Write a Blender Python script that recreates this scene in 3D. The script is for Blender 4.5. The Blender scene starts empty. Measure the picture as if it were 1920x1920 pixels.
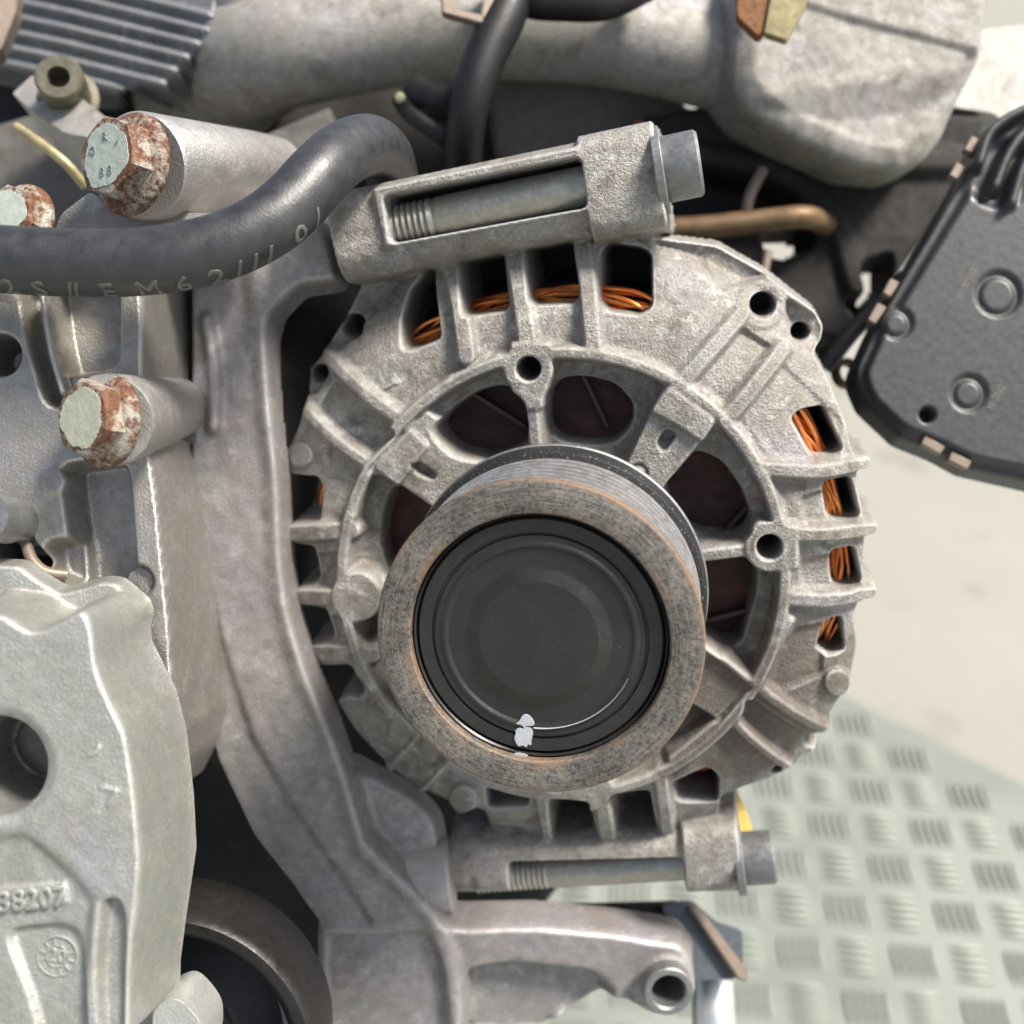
import bpy, bmesh, math, random
import numpy as np
from mathutils import Matrix, Vector
random.seed(7); np.random.seed(7)
R_ = math.radians
sc = bpy.context.scene
COL = sc.collection

# ------------------------------------------------------------------ camera, sky, sun, exposure
PITCH = 33.0; FOV = 50.0; CAM_H = 520.0          # degrees, degrees, millimetres above the floor
cam = bpy.data.cameras.new('camera'); camo = bpy.data.objects.new('camera', cam); COL.objects.link(camo)
camo.location = (0, 0, CAM_H * .001); camo.rotation_euler = (R_(90 - PITCH), 0, 0)
cam.sensor_width = 36; cam.sensor_fit = 'HORIZONTAL'; cam.angle = R_(FOV)
cam.clip_start = .005; cam.clip_end = 400
cam.dof.use_dof = True; cam.dof.focus_distance = .240; cam.dof.aperture_fstop = 9.5
sc.camera = camo
SUN_DIR = Vector((.50, -.06, .84)).normalized()  # towards the sun
w_ = bpy.data.worlds.new('World'); sc.world = w_; w_.use_nodes = True
nt = w_.node_tree; nt.nodes.clear()
sky = nt.nodes.new('ShaderNodeTexSky'); sky.sky_type = 'NISHITA'; sky.sun_disc = False
sky.sun_elevation = math.asin(SUN_DIR.z); sky.sun_rotation = math.atan2(SUN_DIR.x, SUN_DIR.y)
sky.air_density = 1.0; sky.dust_density = 3.0; sky.ozone_density = 1.0
hs = nt.nodes.new('ShaderNodeHueSaturation'); hs.inputs['Saturation'].default_value = .8
bg = nt.nodes.new('ShaderNodeBackground'); bg.inputs['Strength'].default_value = .075
wo = nt.nodes.new('ShaderNodeOutputWorld')
nt.links.new(sky.outputs[0], hs.inputs['Color']); nt.links.new(hs.outputs[0], bg.inputs['Color']); nt.links.new(bg.outputs[0], wo.inputs['Surface'])
sun = bpy.data.lights.new('sun', 'SUN'); sun.energy = 3.8; sun.angle = R_(14); sun.color = (1, .93, .84)
suno = bpy.data.objects.new('sun', sun); COL.objects.link(suno)
suno.rotation_euler = SUN_DIR.to_track_quat('Z', 'Y').to_euler()
sc.view_settings.view_transform = 'Standard'; sc.view_settings.look = 'None'
sc.view_settings.exposure = 1.0; sc.view_settings.gamma = 1
sc.cycles.max_bounces = 6

# ------------------------------------------------------------------ geometry helpers (millimetres, camera axes)
K = math.tan(R_(FOV / 2)) / 960
RC = np.array(Matrix.Rotation(R_(90 - PITCH), 3, 'X')); CL = np.array([0, 0, CAM_H])
def cpt(px, py, d): return np.array([(px - 960) * K * d, -(py - 960) * K * d, -d])
def nrm(v): v = np.array(v, float); return v / np.linalg.norm(v)
def to_world(p): return RC @ np.asarray(p, float) + CL
class Frame:
    """A place in the scene: origin, right axis u, up axis v, axis n that faces outwards."""
    def __init__(s, O, n=(0, 0, 1), up=(0, 1, 0), dome=None):
        s.O = np.array(O, float); s.n = nrm(n); s.u = nrm(np.cross(up, s.n)); s.v = np.cross(s.n, s.u); s.dome = dome
        M = np.eye(4); M[:3, :3] = RC @ np.stack([s.u, s.v, s.n], 1); M[:3, 3] = to_world(s.O) * .001
        s.M = Matrix(M.tolist())
    def uv(s, px, py, w=0.0):
        r = np.array([(px - 960) * K, -(py - 960) * K, -1.0]); ww = w
        for _ in range(16):
            t = (ww + s.O @ s.n) / (r @ s.n); p = t * r - s.O
            a, b = p @ s.u, p @ s.v
            if s.dome is None: break
            ww = .4 * ww + .6 * (w + s.dome(math.hypot(a, b)))
        return a, b
    def cam(s, a, b, w): return s.O + a * s.u + b * s.v + w * s.n
    def at(s, px, py, w):
        a, b = s.uv(px, py, w); return s.cam(a, b, w + (s.dome(math.hypot(a, b)) if s.dome else 0))
def place(name, me, M, mat=None, parent=None):
    o = bpy.data.objects.new(name, me); COL.objects.link(o); o['_M'] = 1; del o['_M']
    MW[o.name] = M
    if parent is not None:
        o.parent = parent; o.matrix_local = MW[parent.name].inverted() @ M
    else: o.matrix_world = M
    if mat is not None and me is not None:
        if me.materials: me.materials[0] = mat
        else: me.materials.append(mat)
    return o
MW = {}
def tag(o, label, cat=None, group=None, kind=None):
    o['label'] = label
    if cat: o['category'] = cat
    if group: o['group'] = group
    if kind: o['kind'] = kind
    return o
def thing(name, label, cat, M, group=None): return tag(place(name, None, M), label, cat, group)
def np_mesh(name, V, F, smooth=True):
    me = bpy.data.meshes.new(name); V = np.asarray(V, np.float32) * .001; F = np.asarray(F, np.int32)
    n, k = F.shape
    me.vertices.add(len(V)); me.vertices.foreach_set('co', V.ravel())
    me.loops.add(n * k); me.loops.foreach_set('vertex_index', F.ravel())
    me.polygons.add(n); me.polygons.foreach_set('loop_start', np.arange(0, n * k, k, dtype=np.int32))
    me.polygons.foreach_set('loop_total', np.full(n, k, np.int32))
    me.polygons.foreach_set('use_smooth', np.full(n, smooth, bool))
    me.update(calc_edges=True); me.validate(); return me
def py_mesh(name, V, F, smooth=False, sharp=None):
    me = bpy.data.meshes.new(name); me.from_pydata([tuple(np.asarray(v) * .001) for v in V], [], F); me.update()
    me.polygons.foreach_set('use_smooth', [smooth] * len(me.polygons))
    if sharp is not None: me.set_sharp_from_angle(angle=R_(sharp))
    return me
def lathe(name, prof, seg=96, sharp=28, sq=None):
    """Revolve (radius, height) pairs round the frame's n axis."""
    prof = [(max(r, 1e-4), h) for r, h in prof]; n = len(prof); V = []; F = []
    for i in range(seg):
        a = 2 * math.pi * i / seg
        for r, h in prof: V.append((r * math.cos(a), r * math.sin(a), h))
    for i in range(seg):
        j = (i + 1) % seg
        for k in range(n - 1): F.append((i * n + k, j * n + k, j * n + k + 1, i * n + k + 1))
    me = np_mesh(name, V, F); me.set_sharp_from_angle(angle=R_(sharp)); return me
def prism(name, pts, w0, w1, bevel=.3, seg=2):
    """Extruded outline (u, v) from w0 to w1 with rounded rims."""
    bm = bmesh.new(); vs = [bm.verts.new((a, b, w0)) for a, b in pts]; f = bm.faces.new(vs)
    r = bmesh.ops.extrude_face_region(bm, geom=[f]); nv = [e for e in r['geom'] if isinstance(e, bmesh.types.BMVert)]
    bmesh.ops.translate(bm, verts=nv, vec=(0, 0, w1 - w0)); bmesh.ops.recalc_face_normals(bm, faces=bm.faces)
    if bevel: bmesh.ops.bevel(bm, geom=[e for e in bm.edges], offset=bevel, segments=seg, affect='EDGES', clamp_overlap=True)
    for v in bm.verts: v.co *= .001
    me = bpy.data.meshes.new(name); bm.to_mesh(me); bm.free()
    me.polygons.foreach_set('use_smooth', [True] * len(me.polygons)); me.set_sharp_from_angle(angle=R_(40)); return me
def catmull(P, n=10):
    P = [np.array(p, float) for p in P]; P = [2 * P[0] - P[1]] + P + [2 * P[-1] - P[-2]]; out = []
    for i in range(1, len(P) - 2):
        for k in range(n):
            t = k / n; a, b, c, d = P[i - 1:i + 3]
            out.append(.5 * ((2 * b) + (c - a) * t + (2 * a - 5 * b + 4 * c - d) * t * t + (-a + 3 * b - 3 * c + d) * t ** 3))
    out.append(P[-2]); return out
def sweep_frames(P):
    P = np.array(P); T = np.gradient(P, axis=0); T /= np.linalg.norm(T, axis=1)[:, None]
    A = []; up = np.array([0, 0, 1.0]); a = up - T[0] * (up @ T[0])
    if np.linalg.norm(a) < .1: a = np.array([0, 1.0, 0]) - T[0] * T[0][1]
    for t in T: a = a - t * (a @ t); a = a / np.linalg.norm(a); A.append(a.copy())
    A = np.array(A); return P, T, A, np.cross(T, A)
def sweep(name, P, rad, seg=20, cap=True, ry=None, M=None, fn=None):
    """Tube along camera-space points P; returned mesh is in world mm about frame M (world matrix)."""
    P, T, A, B = sweep_frames(P); n = len(P); rad = np.broadcast_to(np.asarray(rad, float), (n,)); ry = rad if ry is None else np.broadcast_to(np.asarray(ry, float), (n,))
    V = []; F = []
    for i in range(n):
        for k in range(seg):
            a = 2 * math.pi * k / seg; f = fn(i, a) if fn else 1
            V.append(P[i] + f * (A[i] * math.cos(a) * rad[i] + B[i] * math.sin(a) * ry[i]))
    for i in range(n - 1):
        for k in range(seg): F.append((i * seg + k, i * seg + (k + 1) % seg, (i + 1) * seg + (k + 1) % seg, (i + 1) * seg + k))
    V = localise(V, M); me = bpy.data.meshes.new(name)
    if cap: F += [tuple(range(seg))[::-1], tuple((n - 1) * seg + k for k in range(seg))]
    me.from_pydata([tuple(v) for v in V], [], F); me.update()
    me.polygons.foreach_set('use_smooth', [True] * len(me.polygons)); me.set_sharp_from_angle(angle=R_(50)); return me
def localise(V, M):
    W = (np.array(V) @ RC.T + CL) * .001
    Mi = np.array(M.inverted()); return W @ Mi[:3, :3].T + Mi[:3, 3]
def text_mesh(s, size, extrude, bevel=0, res=3):
    cu = bpy.data.curves.new('t', 'FONT'); cu.body = s; cu.size = size * .001; cu.extrude = extrude * .001; cu.bevel_depth = bevel * .001
    cu.align_x = 'CENTER'; cu.align_y = 'CENTER'; cu.resolution_u = res
    o = bpy.data.objects.new('t', cu); COL.objects.link(o); bpy.context.view_layer.update()
    me = bpy.data.meshes.new_from_object(o.evaluated_get(bpy.context.evaluated_depsgraph_get()))
    bpy.data.objects.remove(o); bpy.data.curves.remove(cu); return me
def chaikin(P, it):
    """Round the corners of an outline (mm) with a radius of about it * 1.1 mm."""
    P = np.array(P, float); n = len(P); r = 1.1 * it
    if r <= 0: return P
    out = []
    for i in range(n):
        a, b, c = P[i - 1], P[i], P[(i + 1) % n]; la, lc = np.linalg.norm(a - b), np.linalg.norm(c - b)
        p = b + (a - b) * min(r / (la + 1e-9), .45); q = b + (c - b) * min(r / (lc + 1e-9), .45)
        for t in (0, .25, .5, .75, 1): out.append((1 - t) ** 2 * p + 2 * t * (1 - t) * b + t * t * q)
    return np.array(out)
def circ(x, y, r, n=28, ry=None, a0=0): return [(x + r * math.cos(a0 + 2 * math.pi * i / n), y + (ry or r) * math.sin(a0 + 2 * math.pi * i / n)) for i in range(n)]
class Relief:
    """A cast surface in a frame: heights over a fine grid, with drafted walls, pockets, ribs and holes."""
    def __init__(s, fr, box, res, base, pad=2.0):
        s.fr = fr; s.base = base; s.res = res
        c = [fr.uv(x, y, w) for x in (box[0], box[2]) for y in (box[1], box[3]) for w in (0, base if fr.dome is None else 0)]
        us = [p[0] for p in c]; vs = [p[1] for p in c]
        s.u = np.arange(min(us) - pad, max(us) + pad, res); s.v = np.arange(min(vs) - pad, max(vs) + pad, res)
        s.U, s.V = np.meshgrid(s.u, s.v); s.H = np.full(s.U.shape, float(base)); s.SD = np.full(s.U.shape, -1e3)
    def poly(s, pts, lvl, rnd=1):
        return chaikin([s.fr.uv(x, y, lvl) for x, y in pts], rnd)
    def _box(s, P, m):
        i0 = max(0, int((P[:, 0].min() - m - s.u[0]) / s.res)); i1 = min(len(s.u), int((P[:, 0].max() + m - s.u[0]) / s.res) + 2)
        j0 = max(0, int((P[:, 1].min() - m - s.v[0]) / s.res)); j1 = min(len(s.v), int((P[:, 1].max() + m - s.v[0]) / s.res) + 2)
        return slice(j0, max(j0, j1)), slice(i0, max(i0, i1))
    def _sd(s, P, sl, closed=True):
        X, Y = s.U[sl], s.V[sl]; D = np.full(X.shape, 1e9); ins = np.zeros(X.shape, bool); n = len(P)
        for i in range(n if closed else n - 1):
            (ax, ay), (bx, by) = P[i], P[(i + 1) % n]; dx, dy = bx - ax, by - ay; l2 = dx * dx + dy * dy + 1e-12
            t = np.clip(((X - ax) * dx + (Y - ay) * dy) / l2, 0, 1)
            D = np.minimum(D, (X - ax - t * dx) ** 2 + (Y - ay - t * dy) ** 2)
            if closed and abs(dy) > 1e-9: ins ^= ((ay > Y) != (by > Y)) & (X < dx * (Y - ay) / dy + ax)
        D = np.sqrt(D); return np.where(ins, D, -D) if closed else D
    def _mix(s, sl, sd, h, w, mode):
        a = np.clip(.5 + sd / w, 0, 1); a = a * a * (3 - 2 * a); H = s.H[sl]
        if callable(h): h = h(s.U[sl], s.V[sl], sd)
        g = h if mode == 'set' else (np.maximum(H, h) if mode == 'max' else (np.minimum(H, h) if mode == 'min' else H + h))
        s.H[sl] = H * (1 - a) + g * a
    def fill(s, pts, h, w=1.0, mode='set', rnd=1, lvl=None, edge=False):
        lvl = (h if not callable(h) else 0) if lvl is None else lvl
        P = s.poly(pts, lvl, rnd); sl = s._box(P, w + 3 * s.res); sd = s._sd(P, sl)
        if mode in ('set', 'max') and (s.SD.max() < -900 or mode == 'max' and edge): s.SD[sl] = np.maximum(s.SD[sl], sd + w / 2)
        s._mix(sl, sd, h, w, mode)
    def ridge(s, pts, hw, h, w=1.0, mode='max', lvl=None, smooth=True):
        lvl = (h if not callable(h) else 0) if lvl is None else lvl
        P = np.array([s.fr.uv(x, y, lvl) for x, y in (catmull(pts, 8) if smooth and len(pts) > 2 else pts)]); sl = s._box(P, hw + w)
        s._mix(sl, hw - s._sd(P, sl, False), h, w, mode)
    def disc(s, x, y, r, h, w=.8, mode='set', lvl=None): s.fill(circ(x, y, r), h, w, mode, 0, lvl)
    def hole(s, pts, w=1.0, lvl=-3, rnd=2, to=None): s.fill(pts, s.base if to is None else to, w, 'set', rnd, lvl)
    def mark(s, x, y, r, lvl, d=.25, hw=.22):
        """ejector-pin circle: a fine groove"""
        P = np.array([s.fr.uv(a, b, lvl) for a, b in circ(x, y, r, 36)] ); P = np.vstack([P, P[:1]]); sl = s._box(P, 1.5)
        s._mix(sl, hw - s._sd(P, sl, False), -d, .5, 'add')
    def blur(s, n=1):
        for _ in range(n):
            H = np.pad(s.H, 1, mode='edge'); s.H = (H[1:-1, 1:-1] * 4 + 2 * (H[:-2, 1:-1] + H[2:, 1:-1] + H[1:-1, :-2] + H[1:-1, 2:]) + H[:-2, :-2] + H[:-2, 2:] + H[2:, :-2] + H[2:, 2:]) / 16
    def rough(s, amp, cell, seed=1):
        rg = np.random.RandomState(seed); h, w = s.H.shape; gh, gw = int(h * s.res / cell) + 3, int(w * s.res / cell) + 3; g = rg.rand(gh, gw) - .5
        y = np.arange(h) * s.res / cell; x = np.arange(w) * s.res / cell; yi = y.astype(int); xi = x.astype(int); fy = (y - yi)[:, None]; fx = (x - xi)[None]
        fy = fy * fy * (3 - 2 * fy); fx = fx * fx * (3 - 2 * fx)
        s.H = s.H + np.clip((s.H - s.base) / 2 - .3, 0, 1) * amp * (g[yi][:, xi] * (1 - fy) * (1 - fx) + g[yi + 1][:, xi] * fy * (1 - fx) + g[yi][:, xi + 1] * (1 - fy) * fx + g[yi + 1][:, xi + 1] * fy * fx)
    def build(s, name, mat, parent=None, cut=None, snap=True):
        cut = s.base + .02 if cut is None else cut; h, w = s.H.shape
        W = s.H.copy()
        if s.fr.dome is not None: W = W + np.vectorize(s.fr.dome)(np.hypot(s.U, s.V))
        U, Vv = s.U.copy(), s.V.copy()
        if snap:
            gy, gx = np.gradient(s.SD, s.res); l = np.hypot(gx, gy) + 1e-9
            k = (s.SD < 0) & (s.SD > -2.2 * s.res) & (l < 3); U[k] -= (s.SD * gx / l)[k]; Vv[k] -= (s.SD * gy / l)[k]
        V = np.stack([U, Vv, W], -1).reshape(-1, 3); I = np.arange(h * w).reshape(h, w)
        F = np.stack([I[:-1, :-1], I[:-1, 1:], I[1:, 1:], I[1:, :-1]], -1)
        m = np.maximum.reduce([s.H[:-1, :-1], s.H[:-1, 1:], s.H[1:, 1:], s.H[1:, :-1]]) > cut
        if snap: m &= np.maximum.reduce([s.SD[:-1, :-1], s.SD[:-1, 1:], s.SD[1:, 1:], s.SD[1:, :-1]]) > 0
        F = F[m]; used = np.unique(F); mp = np.full(h * w, -1); mp[used] = np.arange(len(used))
        return place(name, np_mesh(name, V[used], mp[F]), s.fr.M, mat, parent)

# ------------------------------------------------------------------ materials
class Mat:
    def __init__(s, name):
        s.m = bpy.data.materials.new(name); s.m.use_nodes = True; s.t = s.m.node_tree; s.b = s.t.nodes['Principled BSDF']
        s.co = s.t.nodes.new('ShaderNodeTexCoord').outputs['Object']
    def node(s, typ, **kw):
        n = s.t.nodes.new(typ)
        for k, v in kw.items():
            if k.startswith('_'): setattr(n, k[1:], v)
            else: s.put(n.inputs[k.replace('__', ' ')], v)
        return n
    def put(s, inp, v):
        if isinstance(v, bpy.types.NodeSocket): s.t.links.new(v, inp)
        elif isinstance(v, tuple) and len(v) == 3 and inp.type == 'RGBA': inp.default_value = (*v, 1)
        else: inp.default_value = v
    def noise(s, scale, detail=4, rough=.6, co=None, dist=0):
        return s.node('ShaderNodeTexNoise', Vector=co or s.co, Scale=scale, Detail=detail, Roughness=rough, Distortion=dist).outputs[0]
    def ramp(s, v, a, b, lo=0., hi=1.):
        return s.node('ShaderNodeMapRange', Value=v, From__Min=a, From__Max=b, To__Min=lo, To__Max=hi).outputs[0]
    def mix(s, f, a, b):
        n = s.t.nodes.new('ShaderNodeMix'); n.data_type = 'RGBA'; s.put(n.inputs[0], f); s.put(n.inputs[6], a); s.put(n.inputs[7], b); return n.outputs[2]
    def math(s, op, a, b=0.):
        n = s.t.nodes.new('ShaderNodeMath'); n.operation = op; n.use_clamp = False; s.put(n.inputs[0], a); s.put(n.inputs[1], b); return n.outputs[0]
    def bump(s, h, dist, strength=1., prev=None):
        n = s.node('ShaderNodeBump', Height=h, Distance=dist, Strength=strength)
        if prev is not None: s.t.links.new(prev, n.inputs['Normal'])
        return n.outputs[0]
    def set(s, **kw):
        for k, v in kw.items(): s.put(s.b.inputs[k.replace('__', ' ')], v)
        return s.m
def point(M): return M.node('ShaderNodeNewGeometry').outputs['Pointiness']
def cast(name, base, tint, grime=(.10, .07, .05), g_amt=.5, rough=.5, metal=.55, grain=1.0, speck=.5, wear=.3, lightc=(.72, .72, .72), gscale=70, chalk=.3, splash=None):
    """Weathered cast metal: broad tint, lavender sky sheen painted in as tint patches, green oxide, chalky bloom, brown grime, fine grain, bright worn edges."""
    M = Mat(name); big = M.noise(gscale, 3); mid = M.noise(320, 5, .65); fine = M.noise(1500, 4, .7); st = M.noise(130, 6, .72, dist=.7); ch = M.noise(210, 6, .75, dist=.3); tin = M.noise(45, 4, .6, dist=.4); mic = M.noise(3800, 2, .6)
    c = M.mix(M.ramp(big, .35, .65), base, tint)
    c = M.mix(M.ramp(tin, .52, .66, 0, .5), c, (base[0] * .98, base[1] * 1.0, base[2] * 1.24)); c = M.mix(M.ramp(tin, .48, .34, 0, .35), c, (base[0] * .90, base[1] * 1.02, base[2] * .96))
    c = M.mix(M.ramp(mid, .38, .68, 0, .6), c, tuple(x * .58 for x in base))
    c = M.mix(M.ramp(ch, .54, .68, 0, chalk), c, lightc)
    c = M.mix(M.ramp(fine, .54, .74, 0, speck), c, lightc)
    c = M.mix(M.ramp(fine, .46, .30, 0, speck), c, tuple(x * .30 for x in base))
    gm = M.ramp(M.math('ADD', st, M.math('MULTIPLY', M.math('SUBTRACT', fine, .5), .35)), .52, .68, 0, g_amt)
    if splash:                                             # an oily dirt splash with a ragged edge: (u, v, radius) in metres
        d = M.node('ShaderNodeVectorMath', _operation='DISTANCE'); M.put(d.inputs[0], M.co); d.inputs[1].default_value = (splash[0], splash[1], 0)
        sm = M.ramp(M.math('ADD', M.math('MULTIPLY', d.outputs['Value'], -1 / splash[2]), M.math('MULTIPLY', M.math('ADD', st, M.math('MULTIPLY', fine, .6)), 1.9)), .45, 1.0, 0, .72); gm = M.math('MAXIMUM', gm, sm)
    c = M.mix(gm, c, grime)
    c = M.mix(M.ramp(point(M), .512, .56, 0, wear), c, lightc)
    bn = M.bump(mic, .00010 * grain, .7); bn = M.bump(fine, .00035 * grain, .8, bn); bn = M.bump(mid, .00026 * grain, .5, bn)
    return M.set(Base__Color=c, Metallic=M.ramp(gm, 0, .6, metal, metal * .3), Roughness=M.ramp(mid, .3, .7, rough - .08, rough + .14), Normal=bn)
M_ALT = cast('cast_alternator', (.43, .41, .375), (.33, .30, .26), (.075, .053, .036), .7, .5, .5, 2.2, .6, .6, (.72, .73, .71), 70, .7, (.046, -.036, .034))
M_BRK = cast('cast_bracket', (.45, .43, .39), (.38, .355, .315), (.20, .15, .10), .35, .36, .75, .7, .2, .4, (.7, .7, .7), 70, .2)
M_FRT = cast('cast_front_cover', (.45, .455, .42), (.38, .375, .34), (.30, .25, .17), .3, .40, .6, .8, .22, .4, (.7, .72, .7), 70, .2)
M_ARM = cast('cast_arm', (.35, .33, .325), (.285, .262, .255), (.13, .095, .07), .45, .46, .5, .6, .22, .3)
M_MAN = cast('cast_manifold', (.42, .40, .36), (.33, .31, .275), (.10, .085, .06), .6, .55, .35, 1.0, .35, .2)
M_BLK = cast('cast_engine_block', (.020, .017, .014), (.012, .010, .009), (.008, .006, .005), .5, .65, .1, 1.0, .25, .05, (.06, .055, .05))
M_RIB = cast('cast_ribbed', (.20, .21, .22), (.12, .13, .135), (.10, .10, .09), .4, .5, .5, .8, .3, .3)
def simple(name, col, rough, metal=0., var=.25, scale=400, bump=.0001, coat=0., spec=.5):
    M = Mat(name); n = M.noise(scale, 5, .65); b = M.noise(90, 3)
    c = M.mix(M.ramp(n, .3, .7), tuple(x * (1 - var) for x in col), tuple(min(1, x * (1 + var)) for x in col))
    c = M.mix(M.ramp(b, .35, .65, 0, .35), c, tuple(x * (1 - var * 1.5) for x in col))
    return M.set(Base__Color=c, Roughness=M.ramp(n, .3, .7, max(.05, rough - .07), rough + .09), Metallic=metal, Normal=M.bump(n, bump), Coat__Weight=coat, Specular__IOR__Level=spec)
M_STEEL = simple('bolt_steel', (.40, .39, .345), .45, .7, .2, 700)
M_ZINC = simple('dull_zinc', (.27, .275, .275), .48, .7, .2, 700)
M_RUB = Mat('hose_rubber')
_w = M_RUB.node('ShaderNodeTexVoronoi', Vector=M_RUB.co, Scale=1500.).outputs[0]; _n = M_RUB.noise(250, 4)
M_RUB = M_RUB.set(Base__Color=M_RUB.mix(M_RUB.ramp(_n, .35, .7), (.014, .015, .017), (.030, .032, .035)), Roughness=M_RUB.ramp(_n, .3, .7, .40, .54), Normal=M_RUB.bump(_w, .00006, .5), Specular__IOR__Level=.9)
M_PLA = simple('black_plastic', (.046, .049, .051), .42, 0, .2, 500, .00008, 0, .6)
M_PLB = simple('black_plastic_trim', (.009, .009, .010), .5, 0, .2, 500)
M = Mat('black_cap'); n = M.noise(900, 5, .65); sm = M.noise(60, 5, .65, dist=1.0); dk = M.noise(2600, 2, .5); du = M.noise(420, 6, .8)
c = M.mix(M.ramp(sm, .38, .66), (.017, .016, .015), (.027, .0255, .024)); c = M.mix(M.ramp(du, .60, .74, 0, .35), c, (.09, .085, .075)); c = M.mix(M.ramp(dk, .75, .79, 0, .8), c, (.35, .34, .32))
M_CAP = M.set(Base__Color=c, Roughness=M.ramp(sm, .3, .7, .28, .44), Normal=M.bump(n, .00005), Specular__IOR__Level=.55)
M_FLA = Mat('black_flange'); _n = M_FLA.noise(2200, 3); _s = M_FLA.ramp(_n, .63, .70)
M_FLA = M_FLA.set(Base__Color=M_FLA.mix(_s, (.018, .018, .02), (.35, .35, .36)), Roughness=.5, Metallic=.2, Normal=M_FLA.bump(_n, .0002))
M_COP = Mat('enamelled_copper'); _n = M_COP.noise(120, 3)
M_COP = M_COP.set(Base__Color=M_COP.mix(M_COP.ramp(_n, .35, .65), (1.0, .40, .09), (.68, .15, .035)), Metallic=.85, Roughness=.25, Coat__Weight=.6, Coat__Roughness=.12)
M_ROT = simple('rotor_iron', (.08, .033, .024), .6, .2, .7, 160, .0006)
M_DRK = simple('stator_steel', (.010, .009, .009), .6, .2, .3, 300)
M_TAN = simple('tan_metal', (.27, .215, .17), .5, .3, .2, 300)
M_YEL = simple('yellow_tag', (.62, .43, .10), .5, .1, .2, 300)
M_BRS = simple('brass_bracket', (.42, .36, .20), .45, .5, .25, 300)
M_RST = simple('rusty_edge', (.28, .13, .05), .7, .2, .5, 700, .0004)
M_WHT = simple('white_paint_glint', (.50, .53, .56), .45, 0, .06, 900)
M_TANP = simple('tan_pipe', (.16, .10, .05), .5, .3, .3, 200)
M_ALU = simple('bright_aluminium', (.72, .74, .72), .35, .75, .08, 200)
# rusted pulley rim with turning marks
M = Mat('rusty_pulley_steel'); sp = M.node('ShaderNodeSeparateXYZ', Vector=M.co)
rr = M.math('SQRT', M.math('ADD', M.math('MULTIPLY', sp.outputs[0], sp.outputs[0]), M.math('MULTIPLY', sp.outputs[1], sp.outputs[1])))
an = M.math('ARCTAN2', sp.outputs[1], sp.outputs[0])
pc = M.node('ShaderNodeCombineXYZ', X=M.math('MULTIPLY', rr, 2600.), Y=M.math('MULTIPLY', an, 3.2), Z=0.).outputs[0]
tm = M.noise(1., 4, .65, pc); mot = M.noise(1100, 6, .8); bigr = M.noise(75, 4, .6); edge = M.math('ADD', M.ramp(rr, .0268, .0296, .17, 0), M.ramp(rr, .0328, .0340, 0, .30))
c = M.mix(M.ramp(mot, .35, .65), M.mix(M.ramp(bigr, .40, .60), (.04, .038, .035), (.09, .083, .074)), M.mix(M.ramp(bigr, .42, .62), (.27, .25, .225), (.44, .415, .375)))
c = M.mix(M.ramp(tm, .52, .72, 0, .55), c, (.38, .355, .32))
c = M.mix(M.ramp(tm, .45, .3, 0, .6), c, (.03, .028, .026))
rust = M.ramp(M.math('ADD', M.math('ADD', M.math('MULTIPLY', bigr, .95), M.math('MULTIPLY', mot, .55)), edge), .79, 1.0, 0, .78)
c = M.mix(rust, c, M.mix(mot, (.15, .08, .04), (.30, .19, .11)))
M_RIM = M.set(Base__Color=c, Metallic=M.ramp(rust, 0, .8, .6, .1), Roughness=M.ramp(mot, .3, .7, .42, .68), Normal=M.bump(tm, .00025, .6, M.bump(mot, .0004, .7)))
M = Mat('worn_shaded_groove_steel'); n = M.noise(500, 4); sp = M.node('ShaderNodeSeparateXYZ', Vector=M.co)
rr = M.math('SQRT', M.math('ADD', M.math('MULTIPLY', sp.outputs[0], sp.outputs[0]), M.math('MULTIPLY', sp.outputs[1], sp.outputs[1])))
pol = M.ramp(rr, .0322, .0331)   # belt-polished rib tips; dirty groove walls, shade painted in as dark brown
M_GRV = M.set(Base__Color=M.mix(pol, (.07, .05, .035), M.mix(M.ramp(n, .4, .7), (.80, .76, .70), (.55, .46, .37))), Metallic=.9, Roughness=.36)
# rusty flange bolts
M = Mat('rusty_bolt'); n = M.noise(210, 5, .7, dist=.5); f = M.noise(900, 5, .7); st = M.noise(330, 4, .6)
c = M.mix(M.ramp(f, .35, .65), (.10, .042, .022), (.23, .11, .06)); c = M.mix(M.ramp(M.math('ADD', n, M.math('MULTIPLY', M.math('SUBTRACT', f, .5), .5)), .47, .62), c, (.40, .37, .31)); c = M.mix(M.ramp(st, .60, .70, 0, .9), c, (.10, .05, .035))
M_BLT = M.set(Base__Color=c, Roughness=.6, Metallic=.25, Normal=M.bump(n, .0003, .5, M.bump(f, .0004)))
M = Mat('bolt_face_paint'); n = M.noise(500, 4); f = M.noise(170, 5, .7)
M_BFP = M.set(Base__Color=M.mix(M.ramp(f, .66, .72, 0, .8), M.mix(M.ramp(n, .35, .65), (.42, .47, .41), (.52, .56, .50)), (.34, .17, .07)), Roughness=.5, Metallic=.1, Normal=M.bump(n, .0002))
M = Mat('bolt_face_paint_cream'); n = M.noise(500, 4); f = M.noise(230, 5, .7)
M_BFC = M.set(Base__Color=M.mix(M.ramp(f, .62, .72, 0, .7), M.mix(M.ramp(n, .35, .65), (.46, .46, .34), (.56, .56, .45)), (.33, .27, .17)), Roughness=.5, Metallic=.1, Normal=M.bump(n, .0002))

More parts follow.
